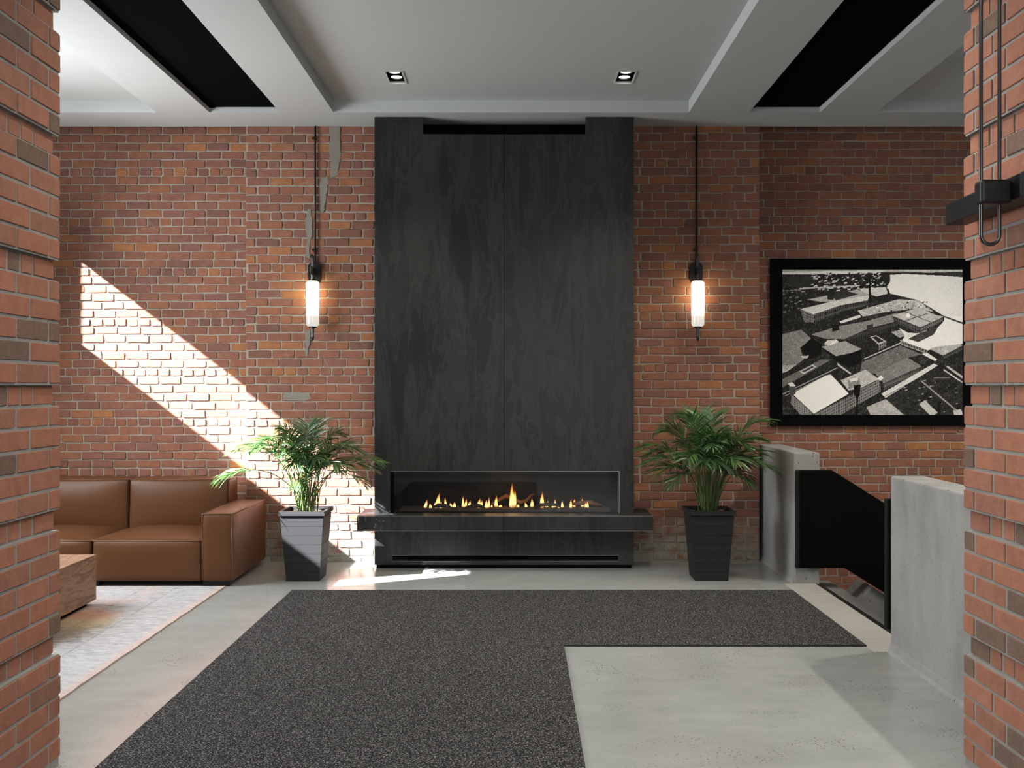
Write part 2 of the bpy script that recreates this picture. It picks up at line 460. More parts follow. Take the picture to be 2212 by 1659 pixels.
def flame_material():
    t = NT('gas_flame')
    g = t.node('ShaderNodeTexCoord').outputs['Generated']
    s = t.node('ShaderNodeSeparateXYZ'); t.link(g, s.inputs[0])
    col = t.ramp(s.outputs[2], [(0.0, (1.0, 0.42, 0.14)), (0.18, (1.0, 0.62, 0.24)), (0.5, (1.0, 0.52, 0.15)), (0.8, (1.0, 0.32, 0.05)), (1.0, (0.8, 0.16, 0.02))])
    st = t.ramp(s.outputs[2], [(0.0, 0.25), (0.15, 0.9), (0.5, 1.0), (0.85, 0.35), (1.0, 0.1)])
    al = t.ramp(s.outputs[2], [(0.0, 0.2), (0.2, 0.75), (0.6, 0.8), (1.0, 0.1)])
    e = t.node('ShaderNodeEmission'); t.link(col, e.inputs[0]); t.link(t.math('MULTIPLY', st, 2.3), e.inputs[1])
    tr = t.node('ShaderNodeBsdfTransparent')
    mx = t.node('ShaderNodeMixShader'); t.link(al, mx.inputs[0])
    t.link(tr.outputs[0], mx.inputs[1]); t.link(e.outputs[0], mx.inputs[2]); t.link(mx.outputs[0], t.out.inputs[0])
    t.m.cycles.emission_sampling = 'NONE'
    return t.m
M['flame'] = flame_material()

def glass_material(name, refl, rough=0.0):
    t = NT(name)
    tr = t.node('ShaderNodeBsdfTransparent'); gl = t.node('ShaderNodeBsdfGlossy', _Roughness=rough)
    mx = t.node('ShaderNodeMixShader', _Fac=refl)
    t.link(tr.outputs[0], mx.inputs[1]); t.link(gl.outputs[0], mx.inputs[2]); t.link(mx.outputs[0], t.out.inputs[0])
    return t.m
M['fire_glass'] = glass_material('fire_glass', 0.03)
M['window_glass'] = glass_material('window_glass', 0.04)
M['blind'] = plain('added_blind', (0.8, 0.79, 0.76), 0.9)
M['charred'] = plain('charred_log', (0.028, 0.02, 0.015), 0.85, 0, 0.3, 0.6, 50)
M['driftwood'] = plain('fire_log', (0.16, 0.075, 0.04), 0.85, 0, 0.3, 0.5, 40)

# ------------------------------------------------------------------ the room shell
YB, YP, ZC = 9.07, 8.867, 4.005          # back wall, pilaster face, ceiling height
XL, XR, YF, ZT = -5.3, 5.3, -3.0, 4.35

# floor: L-shaped slab with the stairwell left open
fl = prism('floor', [(XL, YF), (XR, YF), (XR, 4.6), (2.40, 4.6), (2.40, YB + 0.2), (XL, YB + 0.2)], 'z', -0.12, 0.0, M['floor'])
tag(fl, 'grey polished concrete floor with scattered pitting', kind='structure')
for i, (a, b) in enumerate(((7.462, 7.868), (6.803, 7.456), (6.144, 6.797), (5.845, 6.138))):
    box('tile', 2.165, 2.425, a, b, -0.03, 0.004, M['tile'], fl, 0.0015, 1)
box('steel_nosing', 2.429, 2.472, 5.86, 7.88, -0.20, 0.001, M['black'], fl, 0.003)

# stairwell
stw = box('floor_stairwell', 2.3, XR, 4.7, YB + 0.2, -2.45, -2.3, M['concrete'])
tag(stw, 'lower landing of the stairwell in shadow', kind='structure')
for k in range(11):
    box('stair_tread', 2.475 + 0.27 * k, 2.475 + 0.27 * (k + 1) + 0.02, 5.9, 7.88, -0.20 - 0.175 * (k + 1), -0.16 - 0.175 * (k + 1), M['stair'], stw, 0.004, 1)
    box('stair_riser', 2.475 + 0.27 * k, 2.475 + 0.27 * k + 0.02, 5.9, 7.88, -0.20 - 0.175 * (k + 1), -0.16 - 0.175 * k, M['stair'], stw)
prism('stair_stringer', [(2.44, -0.05), (2.659, -0.05), (2.809, -0.15), (2.898, -0.028), (4.4, -1.0), (4.4, -2.3), (2.44, -2.3)], 'y', 7.9, 8.26, M['concrete'], stw, 0.008)
prism('stair_stringer', [(2.44, -0.05), (2.659, -0.05), (2.809, -0.15), (2.898, -0.028), (4.4, -1.0), (4.4, -2.3), (2.44, -2.3)], 'y', 5.5, 5.86, M['concrete'], stw, 0.008)

# ceiling: coffered soffit with three trays, two slots and two recesses for the lamps
def ceiling():
    xs = [XL, -5.0, -3.161, -2.696, -2.082, -1.614, -1.067, -0.918, 0.785, 0.939, 1.487, 2.013, 2.631, 3.116, 5.0, XR]
    ys = [YF, 3.4, 7.62, 7.93, 8.408, YP]
    def H(i, j):
        x = (xs[i] + xs[i + 1]) / 2; y = (ys[j] + ys[j + 1]) / 2
        if 3.4 < y < 8.408:
            if 7.62 < y < 7.93 and (-1.067 < x < -0.918 or 0.785 < x < 0.939): return 4.19
            if -1.614 < x < 1.487 or -5.0 < x < -3.161 or 3.116 < x < 5.0: return 4.11
            if -2.696 < x < -2.082 or 2.013 < x < 2.631: return 4.09
        return ZC
    verts, faces, cache = [], [], {}
    def V(x, y, z):
        k = (round(x, 4), round(y, 4), round(z, 4))
        if k not in cache: cache[k] = len(verts); verts.append(k)
        return cache[k]
    nx, ny = len(xs) - 1, len(ys) - 1
    for i in range(nx):
        for j in range(ny):
            h = H(i, j)
            x0, x1, y0, y1 = xs[i], xs[i + 1], ys[j], ys[j + 1]
            faces.append((V(x0, y0, h), V(x0, y1, h), V(x1, y1, h), V(x1, y0, h)))
            if i + 1 < nx and H(i + 1, j) != h:
                h2 = H(i + 1, j); faces.append((V(x1, y0, h), V(x1, y1, h), V(x1, y1, h2), V(x1, y0, h2)))
            if j + 1 < ny and H(i, j + 1) != h:
                h2 = H(i, j + 1); faces.append((V(x0, y1, h), V(x1, y1, h), V(x1, y1, h2), V(x0, y1, h2)))
    faces.append((V(XL, YP, ZC), V(XR, YP, ZC), V(XR, YP, ZT), V(XL, YP, ZT)))
    o = obj_data('ceiling', verts, faces, M['white'])
    tag(o, 'white coffered ceiling with raised trays and black slots', kind='structure')
    return o
ceil = ceiling()
for x0, x1 in ((-2.696, -2.082), (2.013, 2.631)):
    box('black_panel', x0 + 0.002, x1 - 0.002, 7.816, 8.404, 4.05, 4.085, M['black_matte'], ceil, 0.004, 1)
    box('black_panel', x0 + 0.002, x1 - 0.002, 3.404, 7.804, 4.05, 4.085, M['black_matte'], ceil, 0.004, 1)
    box('panel_ledge', x0 + 0.002, x0 + 0.05, 3.404, 8.404, 4.043, 4.05, M['black_matte'], ceil)
rf = box('ceiling_slab', XL - 0.3, XR + 0.3, YF - 0.3, YB + 0.5, ZT, ZT + 0.2, M['white'])
tag(rf, 'structural slab above the coffered ceiling', kind='structure')

# ------------------------------------------------------------------ bricks
rng = random.Random(11)
def brick_mesh(name, L, D, H, r, jit, mat, rs):
    """one brick, its face towards -Y, a little irregular round the edges"""
    a, b = L / 2, H / 2
    pts = [(-a + r, -b), (0, -b), (a - r, -b), (a, -b + r), (a, 0), (a, b - r), (a - r, b), (0, b), (-a + r, b), (-a, b - r), (-a, 0), (-a, -b + r)]
    pts = [(x + rs.uniform(-jit, jit), z + rs.uniform(-jit, jit)) for x, z in pts]
    verts = []
    c = 0.0015 + jit * 1.0
    for x, z in pts:
        s = 1 - c / a; s2 = 1 - c / b
        verts.append((x * s, rs.uniform(-jit, jit) * 0.5, z * s2))
    for x, z in pts: verts.append((x, c, z))
    for x, z in pts: verts.append((x, D, z))
    n = 12
    faces = [tuple(range(n))]
    for ring in (0, 1):
        for k in range(n):
            k2 = (k + 1) % n
            faces.append((ring * n + k, (ring + 1) * n + k, (ring + 1) * n + k2, ring * n + k2))
    me = bpy.data.meshes.new(name)
    me.from_pydata(verts, [], faces); me.materials.append(mat); me.update()
    return me
OLD_S = [brick_mesh('old_stretcher', 0.200, 0.1, 0.066, 0.0065, 0.0024, M['brick'], rng) for _ in range(14)]
OLD_H = [brick_mesh('old_header', 0.098, 0.1, 0.066, 0.0075, 0.0026, M['brick'], rng) for _ in range(8)]
NEW_S = [brick_mesh('pier_stretcher', 0.247, 0.1, 0.0755, 0.003, 0.0008, M['pier_brick'], rng) for _ in range(8)]
NEW_H = [brick_mesh('pier_header', 0.090, 0.1, 0.0755, 0.003, 0.0008, M['pier_brick'], rng) for _ in range(6)]

def place(spec, par):
    me, loc, rot, scl = spec
    o = bpy.data.objects.new('brick', me)
    o.location = loc; o.rotation_euler = rot; o.scale = scl
    C.objects.link(o); o.parent = par
    return o

def join_specs(name, specs, mat, par):
    verts, faces = [], []
    for me, loc, rot, scl in specs:
        mtx = Matrix.Translation(loc) @ Matrix.Rotation(rot[2], 4, 'Z') @ Matrix.Rotation(rot[1], 4, 'Y') @ Matrix.Diagonal((*scl, 1))
        base = len(verts)
        verts += [tuple(mtx @ v.co) for v in me.vertices]
        faces += [tuple(base + i for i in p.vertices) for p in me.polygons]
    o = obj_data(name, verts, faces, mat, par)
    o['kind'] = 'stuff'
    return o

def old_wall(wall, x0, x1, y, z_ref, course, head, z_lo, z_hi, key, skip=None, seed=0, fence=()):
    """courses of old brick on the plane y; every sixth course is headers"""
    r = random.Random(seed)
    specs = []
    k_lo = int(math.floor((z_ref - z_hi) / course)); k_hi = int(math.ceil((z_ref - z_lo) / course))
    for k in range(k_lo, k_hi + 1):
        zc = z_ref - course * k
        header = (k - head) % 6 == 0
        pitch = 0.110 if header else 0.2135
        x = x0 - (0.0 if k % 2 else pitch / 2) + r.uniform(-0.02, 0.02)
        while x < x1 - 0.02:
            ln = pitch * r.uniform(0.95, 1.05)
            a, b = max(x, x0), min(x + ln, x1)
            if b - a > 0.035:
                if x1 - b < 0.045: b = x1
                short = (b - a) < 0.15
                me = r.choice(OLD_H if short else OLD_S)
                L = 0.098 if short else 0.200
                cx = (a + b) / 2
                if not (skip and skip(cx, zc)):
                    wd = (b - a) - 0.009 - r.uniform(0, 0.006)
                    if a <= x0 + 1e-6: cx -= 0.005
                    if b >= x1 - 1e-6: cx += 0.005
                    specs.append((me, (cx, y - 0.007 + r.uniform(-0.003, 0.003), zc + r.uniform(-0.003, 0.003)), (0, r.uniform(-0.012, 0.012), 0),
                                  (wd / L, 1.0, r.uniform(0.97, 1.08))))
            x = b if b == x1 else x + ln
    specs.sort(key=key)
    for s in specs[:300]: place(s, wall)
    if specs[300:]:
        join_specs('brick_courses', specs[300:], M['brick'], wall)
    return specs

wl = box('wall_back_left', XL, -2.44, YB, YB + 0.25, 0, ZT, M['mortar'])
tag(wl, 'old red brick wall behind the leather sofa', kind='structure')
old_wall(wl, -5.29, -2.50, YB, 3.944, 0.0785, 4, 0.55, 4.1, key=lambda s: -s[1][0], seed=3)

pl = box('wall_pilaster_left', -2.510, -1.20, YP, YB + 0.25, 0, ZT, M['mortar'])
tag(pl, 'patched brick pilaster between the sofa and the fireplace', kind='structure')
patches = [[(711, 275), (736, 275), (734, 300), (737, 330), (733, 352), (730, 378), (716, 385), (714, 350), (710, 322), (713, 298)],
           [(694, 384), (709, 380), (707, 410), (704, 432), (700, 459), (691, 457), (693, 430), (690, 405)],
           [(664, 452), (672, 452), (675, 500), (668, 540), (672, 560), (661, 556), (663, 520), (660, 480)],
           [(660, 712), (670, 715), (668, 745), (666, 772), (659, 768), (661, 740)],
           [(613, 850), (640, 846), (668, 850), (672, 862), (640, 866), (611, 864)]]
for q in patches:
    pts = [((x - VX) * YP / FPX, EYE - (y - VY) * YP / FPX) for x, y in q]
    fine = []
    pr_ = random.Random(len(q) * 7 + q[0][0])
    for i in range(len(pts)):
        (xa, za), (xb, zb2) = pts[i], pts[(i + 1) % len(pts)]
        for u in (0, 0.25, 0.5, 0.75):
            fine.append((xa + (xb - xa) * u + pr_.uniform(-0.007, 0.007), za + (zb2 - za) * u + pr_.uniform(-0.005, 0.005)))
    prism('mortar_patch', fine, 'y', YP - 0.0105, YP + 0.02, M['patch'], pl, 0.0)
old_wall(pl, -2.510, -1.268, YP, 3.892, 0.0793, 3, 0.03, 4.0, key=lambda s: s[1][0], seed=5)

pr = box('wall_pilaster_right', 0.95, 2.217, YP, YB + 0.25, 0, ZT, M['mortar'])
tag(pr, 'brick pilaster between the fireplace and the stairwell', kind='structure')
old_wall(pr, 1.012, 2.217, YP, 3.905, 0.0786, 3, 0.03, 4.0, key=lambda s: -s[1][0], seed=8)

wr = box('wall_back_right', 2.15, XR, YB, YB + 0.25, -2.4, ZT, M['mortar'])
tag(wr, 'old brick wall above the stairwell behind the framed photograph', kind='structure')
old_wall(wr, 2.20, 5.29, YB, 3.962, 0.0787, 4, -0.55, 4.1, key=lambda s: s[1][0] - 0.02 * (s[1][2] > 0.6), skip=lambda x, z: 2.52 < x < 4.15 and 1.32 < z < 2.74, seed=13)
mid = box('wall_chimney_breast', -1.2, 0.95, YP + 0.16, YB + 0.25, 0, ZT, M['mortar'])
tag(mid, 'plain wall hidden behind the fireplace', kind='structure')

def pier(name, sgn, xf, label, seed):
    """brick pier: inner face on x = xf, far corner at y = 4.115"""
    r = random.Random(seed)
    x_in, x_out = xf + sgn * 0.0045, xf + sgn * 0.62
    yf = 4.115
    c = 0.08825
    bm = bmesh.new()
    bm_box(bm, min(x_in, x_out), max(x_in, x_out), 2.85, yf - 0.006, 0, 0.034 + 5 * c)
    z = 0.034 + 5 * c
    for g in range(7):
        zt = z + c
        xi = xf + sgn * 0.0245
        bm_box(bm, min(xi, x_out), max(xi, x_out), 2.85, yf - 0.026, z, zt)
        bm_box(bm, min(x_in, x_out), max(x_in, x_out), 2.85, yf - 0.006, zt, min(zt + 5 * c, ZC))
        z = zt + 5 * c
        if z > ZC - 0.1: break
    w_ = obj_bm(name, bm, M['pier_mortar'])
    tag(w_, label, kind='structure')
    rot = (0, 0, -sgn * math.pi / 2)
    specs = []
    for k in range(45):
        zc = 0.034 + c * (k + 0.5) + 0.002
        if zc > 3.98: break
        m = k % 6
        rec = m == 5
        x = xf + (sgn * 0.020 if rec else 0.0)
        y = yf - (0.020 if rec else 0.0)
        if rec:
            seq = [0.160] + [0.082] * 12
        elif m % 2 == 0:
            seq = [0.088] + [0.241] * 5
        else:
            seq = [0.241] * 6
        for L in seq:
            lo = y - L
            if lo < 2.82: break
            me = r.choice(NEW_H if L < 0.1 else NEW_S)
            base = 0.090 if L < 0.1 else 0.247
            specs.append((me, (x + sgn * r.uniform(-0.002, 0.002), (y + lo) / 2, zc), rot, (L / base, 1.1, 1.0)))
            y = lo - 0.0165
    specs.sort(key=lambda s: -s[1][1])
    for s in specs[:300]: place(s, w_)
    if specs[300:]: join_specs('brick_courses', specs[300:], M['pier_brick'], w_)
    return w_
pier('wall_pier_left', -1, -1.958, 'red brick pier with recessed courses beside the rug', 21)
pier('wall_pier_right', 1, 1.903, 'red brick pier with recessed courses carrying the black bracket', 22)

# side walls, wall behind the camera, windows
bm = bmesh.new()
t_ = 0.05
W1 = (5.91, 8.49, 2.91, 3.72); W2 = (4.9, 8.29, 0.80, 2.80)
for y0, y1, z0, z1 in ((YF, 4.9, 0, ZT), (8.49, YB + 0.25, 0, ZT), (8.29, 8.49, 0, 2.91), (4.9, 8.29, 0, 0.80), (4.9, 8.29, 2.80, 2.91), (4.9, 8.49, 3.72, ZT), (4.9, 5.91, 2.91, 3.72)):
    bm_box(bm, XL - t_, XL, y0, y1, z0, z1)
wsl = obj_bm('wall_left', bm, M['white_wall'])
tag(wsl, 'side wall with the high street windows', kind='structure')
def window(name, y0, y1, z0, z1, label):
    o = box(name, XL - 0.035, XL - 0.03, y0, y1, z0, z1, M['window_glass'])
    tag(o, label, kind='structure')
    return o
window('window_1', W1[0], W1[1], W1[2], W1[3], 'high clerestory pane in the side wall')
wb = window('window_2', W2[0], W2[1], W2[2], W2[3], 'large side window behind an added sun-blocking blind')
box('sun_block_blind', XL - 0.025, XL - 0.022, W2[0], W2[1], W2[2], W2[3], M['blind'], wb)  # opaque blind added to keep the sun from entering here
wsr = box('wall_right', XR, XR + 0.2, YF, YB + 0.25, -2.4, ZT, M['white_wall'])
tag(wsr, 'side wall beyond the stairwell', kind='structure')
wf = box('wall_front', XL, XR, YF - 0.2, YF, -0.1, ZT, M['white_wall'])
tag(wf, 'entrance wall behind the viewer', kind='structure')

# low concrete parapets of the stairwell
def parapet(name, y0, y1, label):
    o = prism(name, [(2.256, -0.2), (2.466, -0.2), (2.466, 1.072), (2.256, 1.072)], 'y', y0, y1, M['concrete'], None, 0.012)
    tag(o, label, kind='structure')
    # mortar fillet along the floor
    prism('base_fillet', [(2.236, 0.0), (2.262, 0.0), (2.262, 0.065), (2.253, 0.06), (2.247, 0.02)], 'y', y0 + 0.004, y1 - 0.004, M['concrete'], o)
    return o
parapet('wall_parapet_far', 7.872, YB - 0.004, 'low cast concrete parapet beside the right potted palm')
parapet('wall_parapet_near', 4.10, 5.842, 'low cast concrete parapet beside the near brick pier')

# ------------------------------------------------------------------ fireplace
YFP = 8.539
FX0, FX1 = -1.277, 1.022
FC = -0.1275
ZOP, ZM1, ZM0 = 0.861, 0.489, 0.359            # opening top, mantel top, mantel bottom
OX0, OX1 = -1.137, 0.895
fp = root('fireplace', (FC, 8.7, 0), 'tall black slab-clad gas fireplace rising to the ceiling', 'fireplace')
g = 0.0016
T = 0.03
ZN = 3.849
NX0, NX1 = -0.846, 0.595
S = M['slab']
def slab(pts, name='slab'):
    return prism(name, pts, 'y', YFP, YFP + T, S, fp, 0.0012)
slab([(FX0, ZOP + g), (FC - g, ZOP + g), (FC - g, ZN), (NX0, ZN), (NX0, ZC - 0.004), (FX0, ZC - 0.004)])
slab([(FC + g, ZOP + g), (FX1, ZOP + g), (FX1, ZC - 0.004), (NX1, ZC - 0.004), (NX1, ZN), (FC + g, ZN)])
slab([(FX0, ZM1), (OX0, ZM1), (OX0, ZOP - g), (FX0, ZOP - g)])
slab([(OX1, ZM1), (FX1, ZM1), (FX1, ZOP - g), (OX1, ZOP - g)])
# lower slabs with the vent slot
VX0, VX1, VZ0, VZ1 = -1.121, 0.883, 0.064, 0.113
slab([(FX0, 0.03), (FC - g, 0.03), (FC - g, VZ0), (VX0, VZ0), (VX0, VZ1), (FC - g, VZ1), (FC - g, ZM0), (FX0, ZM0)])
slab([(FC + g, 0.03), (FX1, 0.03), (FX1, ZM0), (FC + g, ZM0), (FC + g, VZ1), (VX1, VZ1), (VX1, VZ0), (FC + g, VZ0)])
for sx, nm in ((FX0, 0), (FX1, 1)):
    x0, x1 = (sx, sx + 0.02) if nm == 0 else (sx - 0.02, sx)
    box('side_slab', x0, x1, YFP + T + 0.001, YP - 0.02, 0.03, ZC - 0.004, S, fp)
box('toe_kick', FX0 + 0.015, FX1 - 0.015, YFP + 0.012, YP - 0.03, 0.0, 0.029, M['black_matte'], fp)
vent = box('vent_recess', VX0 - 0.01, VX1 + 0.01, YFP + T + 0.002, YFP + 0.12, VZ0 - 0.01, VZ1 + 0.01, M['black_matte'], fp)
box('vent_louver', VX0 + 0.004, VX1 - 0.004, YFP + 0.012, YFP + 0.02, VZ0 + 0.006, VZ0 + 0.010, M['black'], fp)
for z in (VZ0 - 0.004, VZ1):
    box('vent_trim', VX0 - 0.003, VX1 + 0.003, YFP - 0.0015, YFP + 0.004, z, z + 0.004, M['black_gloss'], fp)
# top slot of the chimney cladding
box('chimney_recess', NX0 - 0.02, NX1 + 0.02, 8.78, 8.80, ZN - 0.25, ZC - 0.004, M['black_matte'], fp)
box('slot_sill', NX0 - 0.02, NX1 + 0.02, YFP + T, 8.78, ZN - 0.02, ZN - 0.002, M['black_matte'], fp)
# mantel shelf
MX0, MX1, MY = -1.402, 1.169, 8.353
for a, b in ((MX0, FC - g), (FC + g, MX1)):
    box('mantel_slab', a, b, MY, YFP - 0.001, ZM0, ZM1, S, fp, 0.002, 1)
box('mantel_return', MX0, FX0 - 0.002, YFP, YP - 0.012, ZM0, ZM1, S, fp, 0.002, 1)
box('mantel_return', FX1 + 0.002, MX1, YFP, YP - 0.012, ZM0, ZM1, S, fp, 0.002, 1)
box('mantel_edge', MX0, MX1, MY - 0.0008, MY + 0.002, ZM1 - 0.0025, ZM1 + 0.0004, M['silver'], fp)
box('mantel_edge', MX0, MX1, MY - 0.0008, MY + 0.002, ZM0 - 0.0004, ZM0 + 0.002, M['silver'], fp)
# firebox
fb = bmesh.new()
for a in ((OX0 - 0.02, OX1 + 0.02, 9.0, 9.02, ZM1 - 0.02, ZOP + 0.06), (OX0 - 0.02, OX0, YFP + T, 9.0, ZM1 - 0.02, ZOP + 0.06),
          (OX1, OX1 + 0.02, YFP + T, 9.0, ZM1 - 0.02, ZOP + 0.06), (OX0, OX1, YFP + T, 9.0, ZOP + 0.04, ZOP + 0.06), (OX0, OX1, YFP + T, 9.0, ZM1 - 0.02, ZM1 - 0.005)):
    bm_box(fb, *a)
M['firebox'] = plain('firebox_steel', (0.006, 0.0058, 0.0055), 0.35, 0, 0.15)
firebox = obj_bm('firebox', fb, M['firebox'], fp)
box('opening_trim', OX0, OX1, YFP - 0.001, YFP + 0.006, ZOP - 0.0045, ZOP - 0.0005, M['silver'], fp)
box('opening_trim', OX1 - 0.004, OX1, YFP - 0.001, YFP + 0.006, ZM1, ZOP - 0.005, M['silver'], fp)
box('glass_frame', OX0 + 0.001, OX0 + 0.03, YFP + 0.01, YFP + T, ZM1 + 0.001, ZOP - 0.005, M['black_matte'], fp)
box('glass_pane', OX0 + 0.03, OX1 - 0.005, YFP + 0.018, YFP + 0.022, ZM1 + 0.001, ZOP - 0.005, M['fire_glass'], fp)
burner = box('burner', OX0 + 0.06, OX1 - 0.06, 8.66, 8.90, ZM1 - 0.004, ZM1 + 0.022, M['charred'], fp, 0.006, 2)
frng = random.Random(4)
FLAMES = [(917.5, 923.8, 1083, 8), (930, 929, 1090, 8), (944, 950.4, 1072, 13), (940, 941, 1086, 8), (952, 953, 1086, 7), (962.4, 962, 1079, 7), (974, 973, 1089, 8), (981, 983, 1087, 8),
          (1000, 1001, 1077, 7), (1005, 1008, 1081, 7), (1014, 1016, 1085, 9), (1034, 1036, 1081, 10), (1040, 1041, 1084, 8), (1051, 1051.5, 1083, 9), (1056, 1057, 1078, 4), (1062, 1062, 1092, 5),
          (1072, 1071.5, 1076, 9), (1080, 1082, 1092, 9), (1093, 1093, 1096, 4), (1107, 1107, 1055, 13), (1104, 1102, 1068, 8), (1112, 1113, 1064, 7), (1118, 1120, 1091, 8), (1137, 1134, 1088, 7),
          (1149, 1149, 1081, 9), (1171, 1172, 1069.5, 12), (1180, 1184, 1085, 9), (1199, 1199, 1082, 6), (1194, 1194, 1092, 7), (1207, 1206, 1090, 5), (1214.5, 1215, 1085, 7), (1233, 1234, 1083, 7),
          (1240, 1242, 1081.5, 8), (1258, 1258.5, 1080, 7), (1267, 1264, 1088, 8), (1270, 1269, 1085, 5)]
for bx, tx, ty, wd in FLAMES:
    Yf = 8.72 + frng.uniform(0, 0.1)
    b0 = P(bx, 1101, Yf); tip = P(tx, ty - (1101 - ty) * 0.32, Yf)
    b0.z = ZM1 + 0.018
    hw = wd * Yf / FPX / 2 * 0.9
    path, rad = [], []
    N = 9
    for i in range(N):
        u = i / (N - 1)
        q = b0.lerp(tip, u)
        q.x += math.sin(u * 5 + bx) * hw * 0.22 * u
        path.append(q)
        rad.append(max(0.0008, hw * (0.75 + 0.9 * u) * (1 - u) ** 1.25 * 1.25) if u > 0 else hw * 0.3)
    bm = bmesh.new(); bm_tube(bm, path, rad, 8)
    obj_bm('flame', bm, M['flame'], burner, True)
fire_light = bpy.data.lights.new('fire_glow', 'POINT'); fire_light.energy = 2.0; fire_light.color = (1.0, 0.5, 0.18); fire_light.shadow_soft_size = 0.25
flo = bpy.data.objects.new('fire_glow', fire_light); C.objects.link(flo); flo.location = (-0.1, 8.74, ZM1 + 0.14)

def log(name, pts, rads, mat, label):
    bm = bmesh.new()
    pts = [Vector(p) for p in pts]
    path, rr = [], []
    for i in range(len(pts) - 1):
        for u in (0, 0.5):
            path.append(pts[i].lerp(pts[i + 1], u)); rr.append(rads[i] * (1 - u) + rads[i + 1] * u)
    path.append(pts[-1]); rr.append(rads[-1])
    rr = [q * frng.uniform(0.85, 1.15) for q in rr]
    bm_tube(bm, path, rr, 9)
    for v in bm.verts: v.co += Vector((frng.uniform(-1, 1), frng.uniform(-1, 1), frng.uniform(-1, 1))) * 0.003
    dz = ZM1 + 0.0225 - min(v.co.z for v in bm.verts)
    for v in bm.verts: v.co.z += dz
    o = obj_bm(name, bm, mat, None, True)
    tag(o, label, 'log', 'logs on the gas burner')
zb = ZM1 + 0.022
log('fire_log', [P(935, 1102, 8.70), P(947, 1098, 8.70), P(962, 1099, 8.70), P(975, 1102, 8.70)], [0.008, 0.018, 0.016, 0.007], M['charred'], 'charred log under the second flame from the fireplace end near the sofa')
log('fire_log', [P(1004, 1103, 8.69), P(1022, 1098.5, 8.69), P(1034, 1098, 8.69), P(1046, 1103, 8.69)], [0.008, 0.02, 0.018, 0.007], M['charred'], 'humped charred log between the sofa end and the middle of the fire')
log('fire_log', [P(1062, 1099, 8.86), P(1080, 1086, 8.86), P(1094, 1079, 8.86), P(1106, 1084, 8.86), P(1124, 1093, 8.86), P(1138, 1089, 8.86), P(1148, 1077, 8.86), P(1155, 1076, 8.86)],
    [0.012, 0.016, 0.018, 0.018, 0.018, 0.014, 0.012, 0.009], M['driftwood'], 'twisted brown branch behind the tallest flame')
log('fire_log', [P(1153, 1106, 8.68), P(1166, 1100, 8.68), P(1185, 1098.5, 8.68), P(1205, 1100, 8.68), P(1211, 1104, 8.68)], [0.006, 0.014, 0.018, 0.016, 0.007], M['charred'], 'curved charred log right of the tallest flame')
log('fire_log', [P(1228, 1101, 8.80), P(1250, 1098, 8.80), P(1275, 1096, 8.80), P(1300, 1103, 8.80)], [0.012, 0.02, 0.022, 0.010], M['driftwood'], 'pale log at the end of the fire nearest the stairwell')

# ------------------------------------------------------------------ recessed lamps
def downlight(x0, x1, label, px):
    y0, y1 = 7.62, 7.93
    o = root('recessed_downlight', ((x0 + x1) / 2, 7.775, 4.11), label, 'downlight', 'twin downlights in the middle ceiling tray')
    bm = bmesh.new()
    tw = 0.010
    for a in ((x0 - 0.004, x1 + 0.004, y0 - 0.004, y0 + tw), (x0 - 0.004, x1 + 0.004, y1 - tw, y1 + 0.004), (x0 - 0.004, x0 + tw, y0 + tw, y1 - tw), (x1 - tw, x1 + 0.004, y0 + tw, y1 - tw)):
        bm_box(bm, *a, 4.1045, 4.1095)
    obj_bm('trim_frame', bm, M['white'], o)
    bm = bmesh.new()
    for a in ((x0 + tw, x1 - tw, y0 + tw, y1 - tw, 4.176, 4.18), (x0 + tw, x0 + tw + 0.003, y0 + tw, y1 - tw, 4.125, 4.176), (x1 - tw - 0.003, x1 - tw, y0 + tw, y1 - tw, 4.125, 4.176),
              (x0 + tw, x1 - tw, y0 + tw, y0 + tw + 0.003, 4.125, 4.176), (x0 + tw, x1 - tw, y1 - tw - 0.003, y1 - tw, 4.125, 4.176)):
        bm_box(bm, *a)
    obj_bm('housing', bm, M['black_matte'], o)
    for yc in (7.71, 7.84):
        ring = lathe('gimbal_ring', [(0.047, 0.0), (0.052, 0.004), (0.052, 0.03), (0.047, 0.03)], (x0 + x1) / 2, yc, M['black'], o, 20, 4.128)
        lathe('lamp', [(0.0, 0.0), (0.03, 0.002), (0.045, 0.008), (0.046, 0.02), (0.0, 0.03)], (x0 + x1) / 2, yc, M['lamp_face'], o, 20, 4.129)
    ld = bpy.data.lights.new('downlight_beam', 'SPOT'); ld.energy = 110; ld.spot_size = math.radians(80); ld.spot_blend = 0.6; ld.color = (1.0, 0.92, 0.8); ld.shadow_soft_size = 0.05
    lo = bpy.data.objects.new('downlight_beam', ld); C.objects.link(lo); lo.location = ((x0 + x1) / 2, 7.775, 4.10)
downlight(-1.067, -0.918, 'twin recessed ceiling downlight on the sofa side', 0)
downlight(0.785, 0.939, 'twin recessed ceiling downlight on the stairwell side', 1)

